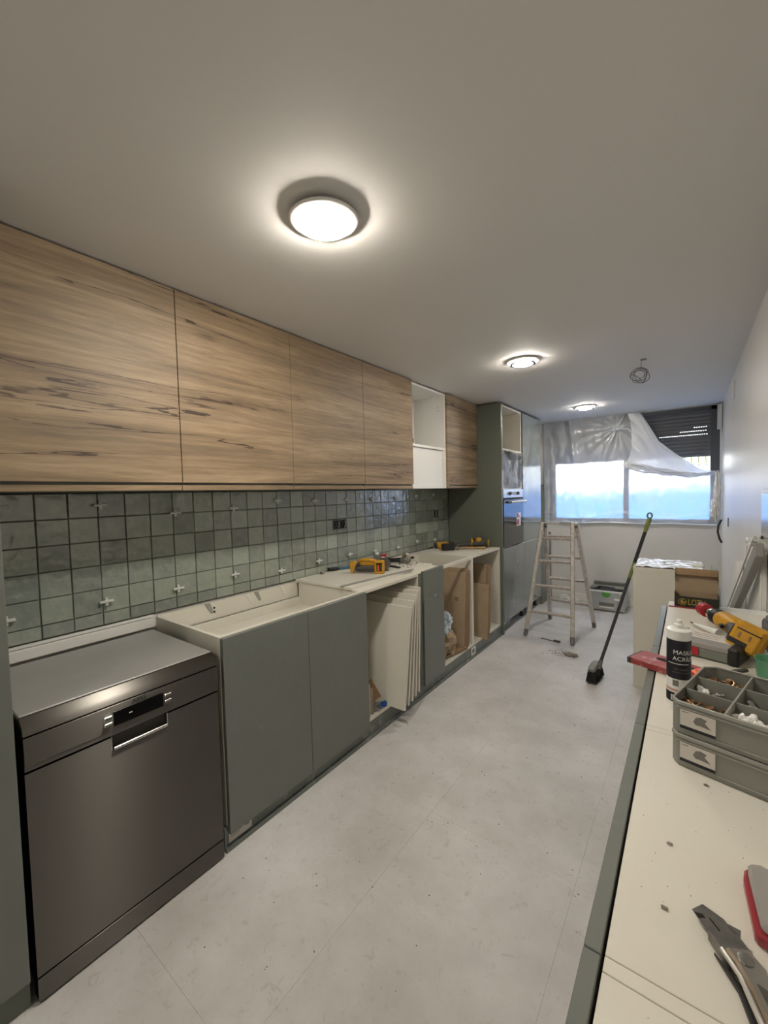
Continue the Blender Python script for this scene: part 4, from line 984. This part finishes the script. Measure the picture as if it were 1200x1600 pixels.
# grey sorting trays
TR = thing('parts_tray', 'top grey compartment tray full of fixings', 'tray', (-.030, 1.001, ZT+.0675), -.2566, group='stacked grey sorting trays')
T2 = thing('parts_tray', 'lower grey compartment tray, directly on the island', 'tray', (-.030, 1.001, ZT), -.2566, group='stacked grey sorting trays')
Wt, Dt = .235, .25
for root, hh in ((T2, .0672), (TR, .067)):
    c = .02
    outer = [(c*.6, 0), (Wt, 0), (Wt, Dt), (c, Dt), (0, Dt-c), (0, c*.6)]
    def shell(z0, z1, o0, th_):
        m_ = MB(); n = len(outer)
        ctr = Vector((Wt/2, Dt/2))
        def off(p, d): v = Vector(p)-ctr; return ctr+Vector((v.x*(1-d/(Wt/2)), v.y*(1-d/(Dt/2))))
        P = [off(p, o0) for p in outer]; Q = [off(p, o0+th_) for p in outer]
        vs = [(p.x, p.y, z) for z in (z0, z1) for p in P]+[(p.x, p.y, z) for z in (z0, z1) for p in Q]
        fs = []
        for i in range(n):
            j = (i+1) % n
            fs += [(i, j, n+j, n+i), (2*n+i, 3*n+i, 3*n+j, 2*n+j), (n+i, n+j, 3*n+j, 3*n+i), (i, 2*n+i, 2*n+j, j)]
        return m_.add(vs, fs)
    shell(.004, hh-.002, .0015, .0025).build('walls', 'bin', root, bev=.0006, world=False)
    shell(hh-.008, hh, 0, .004).build('rim', 'bink', root, bev=.0012, world=False)
    shell(.0, .008, .003, .004).build('foot_ring', 'bin', root, bev=.0008, world=False)
    MB().prism([(p[0]*.97+.004, p[1]*.97+.004) for p in outer], .003, .006).build('bottom', 'bin', root, world=False)
    lab = MB().box(.018, .075, -.0012, .0005, .014, .052).build('label_card', 'paper', root, world=False)
    MB().box(.018, .075, -.0016, -.0012, .014, .020).build('label_stripe', 'ink', lab, world=False)
    MB().prism([(.040, .034), (.044, .044), (.052, .047), (.062, .044), (.058, .038), (.068, .028), (.052, .030), (.044, .029)], -.0016, -.0012, 'y').build('label_drawing', 'inkg', lab, world=False)
    MB().box(.021, .032, -.0015, -.0012, .0475, .049).build('label_print', 'inkg', lab, world=False)
    MB().box(.078, Wt-.01, -.0012, .0008, .010, .012).build('wall_rib', 'bink', root, world=False); MB().box(.012, Wt-.01, -.0012, .0008, .0535, .0555).build('wall_rib', 'bink', root, world=False)
for x in (.086, .163): MB().box(x-.0016, x+.0016, .004, Dt-.004, .006, .064).build('divider', 'bink', TR, bev=.0006, world=False)
for y in (.085, .168): MB().box(.004, Wt-.004, y-.0013, y+.0013, .006, .062).build('cross_divider', 'bin', TR, bev=.0006, world=False)
def pile(cx, cy, n, mk, m, nm_, lab, cat, sx=.029, sy=.028):
    m_ = MB()
    for q in range(n): mk(m_, cx+random.uniform(-sx, sx), cy+random.uniform(-sy, sy), .022+random.uniform(0, .024))
    rt = Matrix.Translation(TR.location) @ Matrix.Rotation(-.2566, 4, 'Z'); m_.xf(rt)
    tag(m_.build(nm_, m), lab, cat, kind='stuff')
def mk_screw(m_, x, y, z_):
    a_ = random.uniform(0, 2*PI); b2 = random.uniform(-.4, .5); d = Vector((math.cos(a_), math.sin(a_), b2)).normalized()*.012
    p = Vector((x, y, z_)); m_.tube([p-d, p+d*.8, p+d*.82, p+d], [.0022, .0025, .0045, .0045], 7)
def mk_plug(m_, x, y, z_):
    a_ = random.uniform(0, 2*PI); d = Vector((math.cos(a_), math.sin(a_), random.uniform(-.6, .6))).normalized()*.010
    p = Vector((x, y, z_)); m_.tube([p-d, p-d*.3, p+d*.3, p+d], [.0055, .0065, .004, .006], 8)
def mk_ring(m_, x, y, z_):
    n_ = Vector((random.uniform(-1, 1), random.uniform(-1, 1), random.uniform(.2, 1))).normalized(); a_ = n_.orthogonal().normalized(); b2 = n_.cross(a_)
    m_.tube([Vector((x, y, z_))+(a_*math.cos(k*PI/5)+b2*math.sin(k*PI/5))*.008 for k in range(10)], .0022, 6, closed=True)
pile(.045, .043, 110, mk_screw, 'screw', 'bronze_screws', 'pile of bronze screws in the near left tray compartment', 'screws')
pile(.045, .127, 14, mk_screw, 'chrome', 'steel_screws', 'few pale screws in the middle left tray compartment', 'screws')
pile(.042, .127, 8, mk_plug, 'wpl', 'pale_plugs', 'few white plugs in the middle left tray compartment', 'plugs')
pile(.045, .205, 60, mk_ring, 'screw', 'brass_rings', 'pile of brass rings in the far left tray compartment', 'rings')
pile(.124, .043, 90, mk_plug, 'wpl', 'white_plugs', 'pile of white plastic plugs in the near middle tray compartment', 'plugs')
pile(.124, .127, 6, mk_plug, 'inkg', 'grey_plugs', 'few grey plugs in the central tray compartment', 'plugs')

# red rail + orange piece
t = thing('red_rail', 'chipped red metal plate with oval holes lying across the island edge', 'plate', (-.135, 1.548, ZT+.002), -.39)
m_ = MB().box(0, .25, -.045, .045, .018, .021).box(0, .25, -.045, -.042, 0, .018).box(0, .25, .042, .045, 0, .018)
m_.build('plate', 'redm', t, bev=.0008, world=False)
MB().box(-.008, .004, -.045, .045, 0, .018).build('end_cap', 'tgrey', t, world=False)
for x, rx in ((.075, .022), (.14, .018), (.2, .015)):
    MB().prism([(x+rx*math.cos(k*PI/10), .01+.011*math.sin(k*PI/10)) for k in range(20)], .0205, .0216).build('oval_hole', 'dark', t, world=False)
t = tag(MB().blob((.045, 1.47, ZT+.028), (.038, .025, .008), 3, .2, 2, sub=3).build('orange_wedge', 'orange'), 'small orange plastic piece on the red plate behind the sealant tube', 'wedge')
t = tag(MB().beam((.06, 1.52, ZT+.01), (.14, 1.60, ZT+.014), .014, .01).build('grey_key', 'tgrey', None, bev=.003), 'small grey metal clip between the trays and the parts case', 'clip')

# parts case
t = thing('parts_case', 'clear-lidded parts case with red label and black end caps', 'case', (-.055, 1.70, ZT), -.30)
MB().box(.02, .165, 0, .13, .004, .034).build('drawer', 'bgrey', t, bev=.003, world=False)
MB().box(.02, .165, -.002, .13, .034, .052).build('lid', 'clear', t, bev=.003, world=False)
MB().box(.03, .155, .05, .125, .052, .0526).build('label_card', 'paper', t, world=False)
for q in range(3): MB().box(.04, .12, .065+.018*q, .068+.018*q, .0526, .053).build('label_print', 'inkg', t, world=False)
MB().box(.03, .085, -.0035, -.001, .008, .034).build('red_label', 'red', t, world=False)
MB().box(.16, .19, -.006, .135, 0, .056).build('end_cap', 'black', t, bev=.006, world=False); MB().box(-.006, .024, -.006, .135, 0, .056).build('end_cap', 'black', t, bev=.006, world=False)
# nozzle
t = thing('sealant_nozzle', 'white conical nozzle with bent wire hook behind the parts case', 'nozzle', (.015, 2.04, ZT+.014))
MB().tube([(.018, 2.03, ZT+.016), (.06, 1.97, ZT+.018), (.085, 1.935, ZT+.02), (.09, 1.928, ZT+.02)], [.004, .0095, .013, .015], 16).build('cone', 'wpl', t)
MB().tube([(.018, 2.03, ZT+.016), (.008, 2.045, ZT+.018), (.006, 2.06, ZT+.012), (.02, 2.07, ZT+.006), (.03, 2.06, ZT+.004)], .0025, 6).build('wire_hook', 'dmetal', t)
# cordless drill with red hole saw
t = thing('hole_saw_drill', 'yellow cordless drill lying with a red hole saw in its chuck', 'drill', (.13, 1.85, ZT))
hs = Vector((.062, 2.10, ZT+.055)); ax = Vector((.075, -.16, -.006)).normalized()
MB().tube([hs-ax*.035, hs-ax*.005], .026, 24).build('hole_saw', 'red', t)
MB().tube([hs-ax*.04, hs-ax*.034], .0265, 24).build('hole_saw_teeth', 'chrome', t)
q0 = hs
MB().tube([q0-ax*.006, q0+ax*.01, q0+ax*.04, q0+ax*.05], [.012, .018, .024, .024], 20).build('chuck', 'chrome', t)
MB().tube([q0+ax*.05, q0+ax*.055, q0+ax*.085, q0+ax*.09], [.024, .030, .031, .028], 24).build('torque_ring', 'black', t)
MB().tube([q0+ax*.088, q0+ax*.10, q0+ax*.17, q0+ax*.20, q0+ax*.21], [.028, .033, .034, .03, .022], 24).build('motor_body', 'yellow', t)
hb = q0+ax*.15
MB().tube([hb, hb+Vector((.005, -.05, -.002)), hb+Vector((.006, -.10, -.002)), Vector((.154, 1.765, ZT+.064))], [.026, .023, .022, .026], 18).build('grip', 'tgrey', t)
MB().tube([hb+Vector((-.03, -.03, .0)), hb+Vector((-.028, -.05, 0))], [.008, .007], 10).build('trigger', 'black', t)
Mb = basis((.85, -.35, -.32), (.30, .90, -.25), (.152, 1.73, ZT+.072))
fr = MB()
for a_, b2, c, d in ((-.05, .05, .028, .042), (-.05, .05, -.042, -.028), (-.05, -.036, -.028, .028), (.036, .05, -.028, .028)): fr.box(a_, b2, -.028, .03, c, d)
MB().box(-.042, .042, -.02, .045, -.046, .046).xf(Mb).build('battery_foot', 'yellow', t, bev=.007)
bt = MB().box(-.035, .035, -.030, -.018, -.040, .040).xf(Mb).build('battery_face', 'yellow', t, bev=.004)
MB().box(-.038, .012, -.0315, -.029, -.030, -.014).xf(Mb).build('battery_badge', 'black', bt, bev=.0006)
MB().box(-.03, .035, -.0315, -.029, .02, .024).xf(Mb).build('face_groove', 'black', bt)
for x_ in (-.02, .008): MB().box(x_, x_+.006, -.0315, -.029, -.005, .012).xf(Mb).build('face_latch', 'screw', bt)
MB().box(-.0455, -.0415, -.012, .03, -.03, .02).xf(Mb).build('side_grip', 'black', t)
tag(MB().blob((.232, 1.86, ZT+.055), (.032, .11, .06), 11, .22, 2, flat=-.054).build('work_glove', 'cloth'), 'dark grey fabric glove or cloth heaped behind the drill', 'cloth')
# green tub
t = thing('plastic_tub', 'small translucent green plastic tub beside the trays', 'tub', (.195, 1.60, ZT), group=None)
MB().lathe([(.030, 0), (.034, .004), (.040, .055), (.042, .058), (.038, .058), (.032, .008), (.02, .007)], n=32).build('tub', 'tub', t, world=False)
MB().lathe([(.031, .009), (.034, .022), (.01, .024)], n=32).build('tub_base', mat('deep_green_plastic', '3d9a74', .35), t, world=False)

# utility knife
t = thing('utility_knife', 'open utility knife with grey blade head at the bottom right', 'knife', (.0135, .659, ZT+.010), -.93)
MB().prism([(0, .004), (.006, -.014), (.05, -.016), (.05, .016), (.02, .016)], 0, .0014).build('blade', 'dmetal', t, world=False)
MB().box(.018, .034, -.0015, 0, .0014, .0018).build('blade_slot', 'dark', t, world=False); MB().prism([(.010, -.0145), (.017, -.0145), (.018, -.006), (.013, -.006)], .0014, .0019).build('blade_notch', 'dark', t, world=False)
MB().prism([(.035, -.017), (.07, -.018), (.075, .014), (.04, .016)], -.008, .0055).build('head', 'dmetal', t, bev=.0015, world=False)
MB().prism([(.03, .013), (.038, .022), (.044, .015)], -.002, .006).build('thumb_stud', 'dmetal', t, world=False)
MB().prism([(.055, -.014), (.072, -.014), (.10, -.020), (.14, -.034), (.19, -.045), (.195, -.028), (.15, -.014), (.11, .004), (.08, .014), (.06, .012)], -.004, .0095).build('handle_plate', 'chrome', t, bev=.003, world=False)
MB().prism([(.095, -.010), (.14, -.024), (.19, -.038), (.192, -.031), (.15, -.014), (.11, .0)], .0095, .0105).build('grip_insert', 'tgrey', t, world=False)
MB().lathe([(.0075, .009), (.0075, .011), (.006, .0115)], (.072, -.002, 0), 20).build('pivot_screw', 'dmetal', t, world=False)
MB().tube([(.056, -.016, .004), (.085, -.018, .004), (.11, -.027, .004), (.15, -.04, .004), (.19, -.048, .004)], .0035, 8).build('bright_rail', 'chrome', t, world=False)
MB().prism([(.05, -.022), (.09, -.026), (.15, -.05), (.19, -.058), (.19, -.046), (.14, -.038), (.09, -.018)], -.010, -.002).build('lower_handle', 'black', t, bev=.002, world=False)
# clear and red case
t = thing('blade_case', 'clear and red plastic blade dispenser at the right edge', 'case', (.066, .755, ZT), -.32)
MB().prism([(0, 0), (.012, .012), (.13, .012), (.13, -.10), (.035, -.10), (.004, -.02)], 0, .016).build('red_base', 'redc', t, bev=.003, world=False)
MB().prism([(.004, 0), (.015, .010), (.13, .010), (.13, -.096), (.04, -.096), (.009, -.02)], .016, .028).build('clear_lid', 'clear', t, bev=.004, world=False)
# bits on the island
for i, (x, y, lab) in enumerate([(.028, .955, 'small broken concrete crumb right in front of the trays'), (-.022, .762, 'small grey chip on the island, farther of the two lone chips'), (-.024, .638, 'small grey chip on the island, nearer of the two lone chips')]):
    tag(MB().blob((x, y, ZT+.002), (.004, .0025, .0022), 30+i, .5, 2, sub=2, flat=-.0015).build('concrete_chip', 'conc', None, smooth=False), lab, 'chip')
m_ = MB()
for q in range(70):
    x = random.uniform(-.07, .2); y = random.uniform(.45, 1.0); r_ = random.uniform(.0004, .0011); m_.box(x, x+r_, y, y+r_, ZT, ZT+r_)
tag(m_.build('island_dust', 'conc'), 'fine grit scattered on the near island top', 'dust', kind='stuff')
m_ = MB()
for q in range(240):
    x = random.uniform(-1.45, -.15); y = random.uniform(.5, 3.6); r_ = random.uniform(.001, .004); m_.blob((x, y, r_*.3), (r_, r_*.7, r_*.5), q, .3, 2, sub=1)
tag(m_.build('floor_grit', 'conc'), 'fine plaster grit scattered on the floor', 'grit', kind='stuff')

# printed carton with its lid up
t = thing('printed_carton', 'small dark green printed carton with raised brown lid on the island end', 'box', (.028, 2.40, ZT))
x0, x1, y0, y1 = -.055, .110, 2.352, 2.446
MB().box(x0, x1, y0, y0+.002, ZT, ZT+.052).build('front_wall', 'boxg', t); MB().box(x0, x1, y1-.002, y1, ZT, ZT+.060).build('back_wall', 'kraft', t)
MB().prism([(y0, ZT), (y1, ZT), (y1, ZT+.06), (y0+.02, ZT+.065), (y0, ZT+.052)], x0, x0+.002, 'x').build('side_wall', 'boxg', t); MB().prism([(y0, ZT), (y1, ZT), (y1, ZT+.06), (y0+.02, ZT+.065), (y0, ZT+.052)], x1-.002, x1, 'x').build('side_wall', 'boxg', t)
MB().box(x0, x1, y0, y1, ZT, ZT+.002).build('bottom', 'kraft', t)
MB().prism([(y1-.002, ZT+.058), (y1, ZT+.058), (y1+.022, ZT+.165), (y1+.020, ZT+.166)], x0, x1, 'x').build('lid', 'kraft', t)
MB().prism([(y1+.020, ZT+.164), (y1+.022, ZT+.166), (y1-.012, ZT+.142), (y1-.013, ZT+.140)], x0+.004, x1-.004, 'x').build('lid_flap', 'kraftd', t)
for xx in (x0, x1-.001): MB().prism([(y1+.012, ZT+.10), (y1+.021, ZT+.165), (y1-.008, ZT+.150), (y1-.02, ZT+.12)], xx, xx+.0015, 'x').build('side_flap', 'kraftd', t)
words('LOTU', .038, 'gold', t, basis((1, 0, 0), (0, 0, 1), (-.004, y0-.0006, ZT+.026)), 'lettering', align='LEFT', sx=.66)
m_ = MB().tube([(-.024+.015*math.cos(k*PI/14), y0-.001, ZT+.026+.014*math.sin(k*PI/14)) for k in range(28)], .0014, 5, closed=True)
m_.prism([(-.024, ZT+.014), (-.022, ZT+.038), (-.027, ZT+.036), (-.034, ZT+.026)], y0-.0015, y0, 'y').prism([(-.022, ZT+.016), (-.014, ZT+.022), (-.013, ZT+.03), (-.022, ZT+.028)], y0-.0015, y0, 'y')
m_.build('round_emblem', 'gold', t)
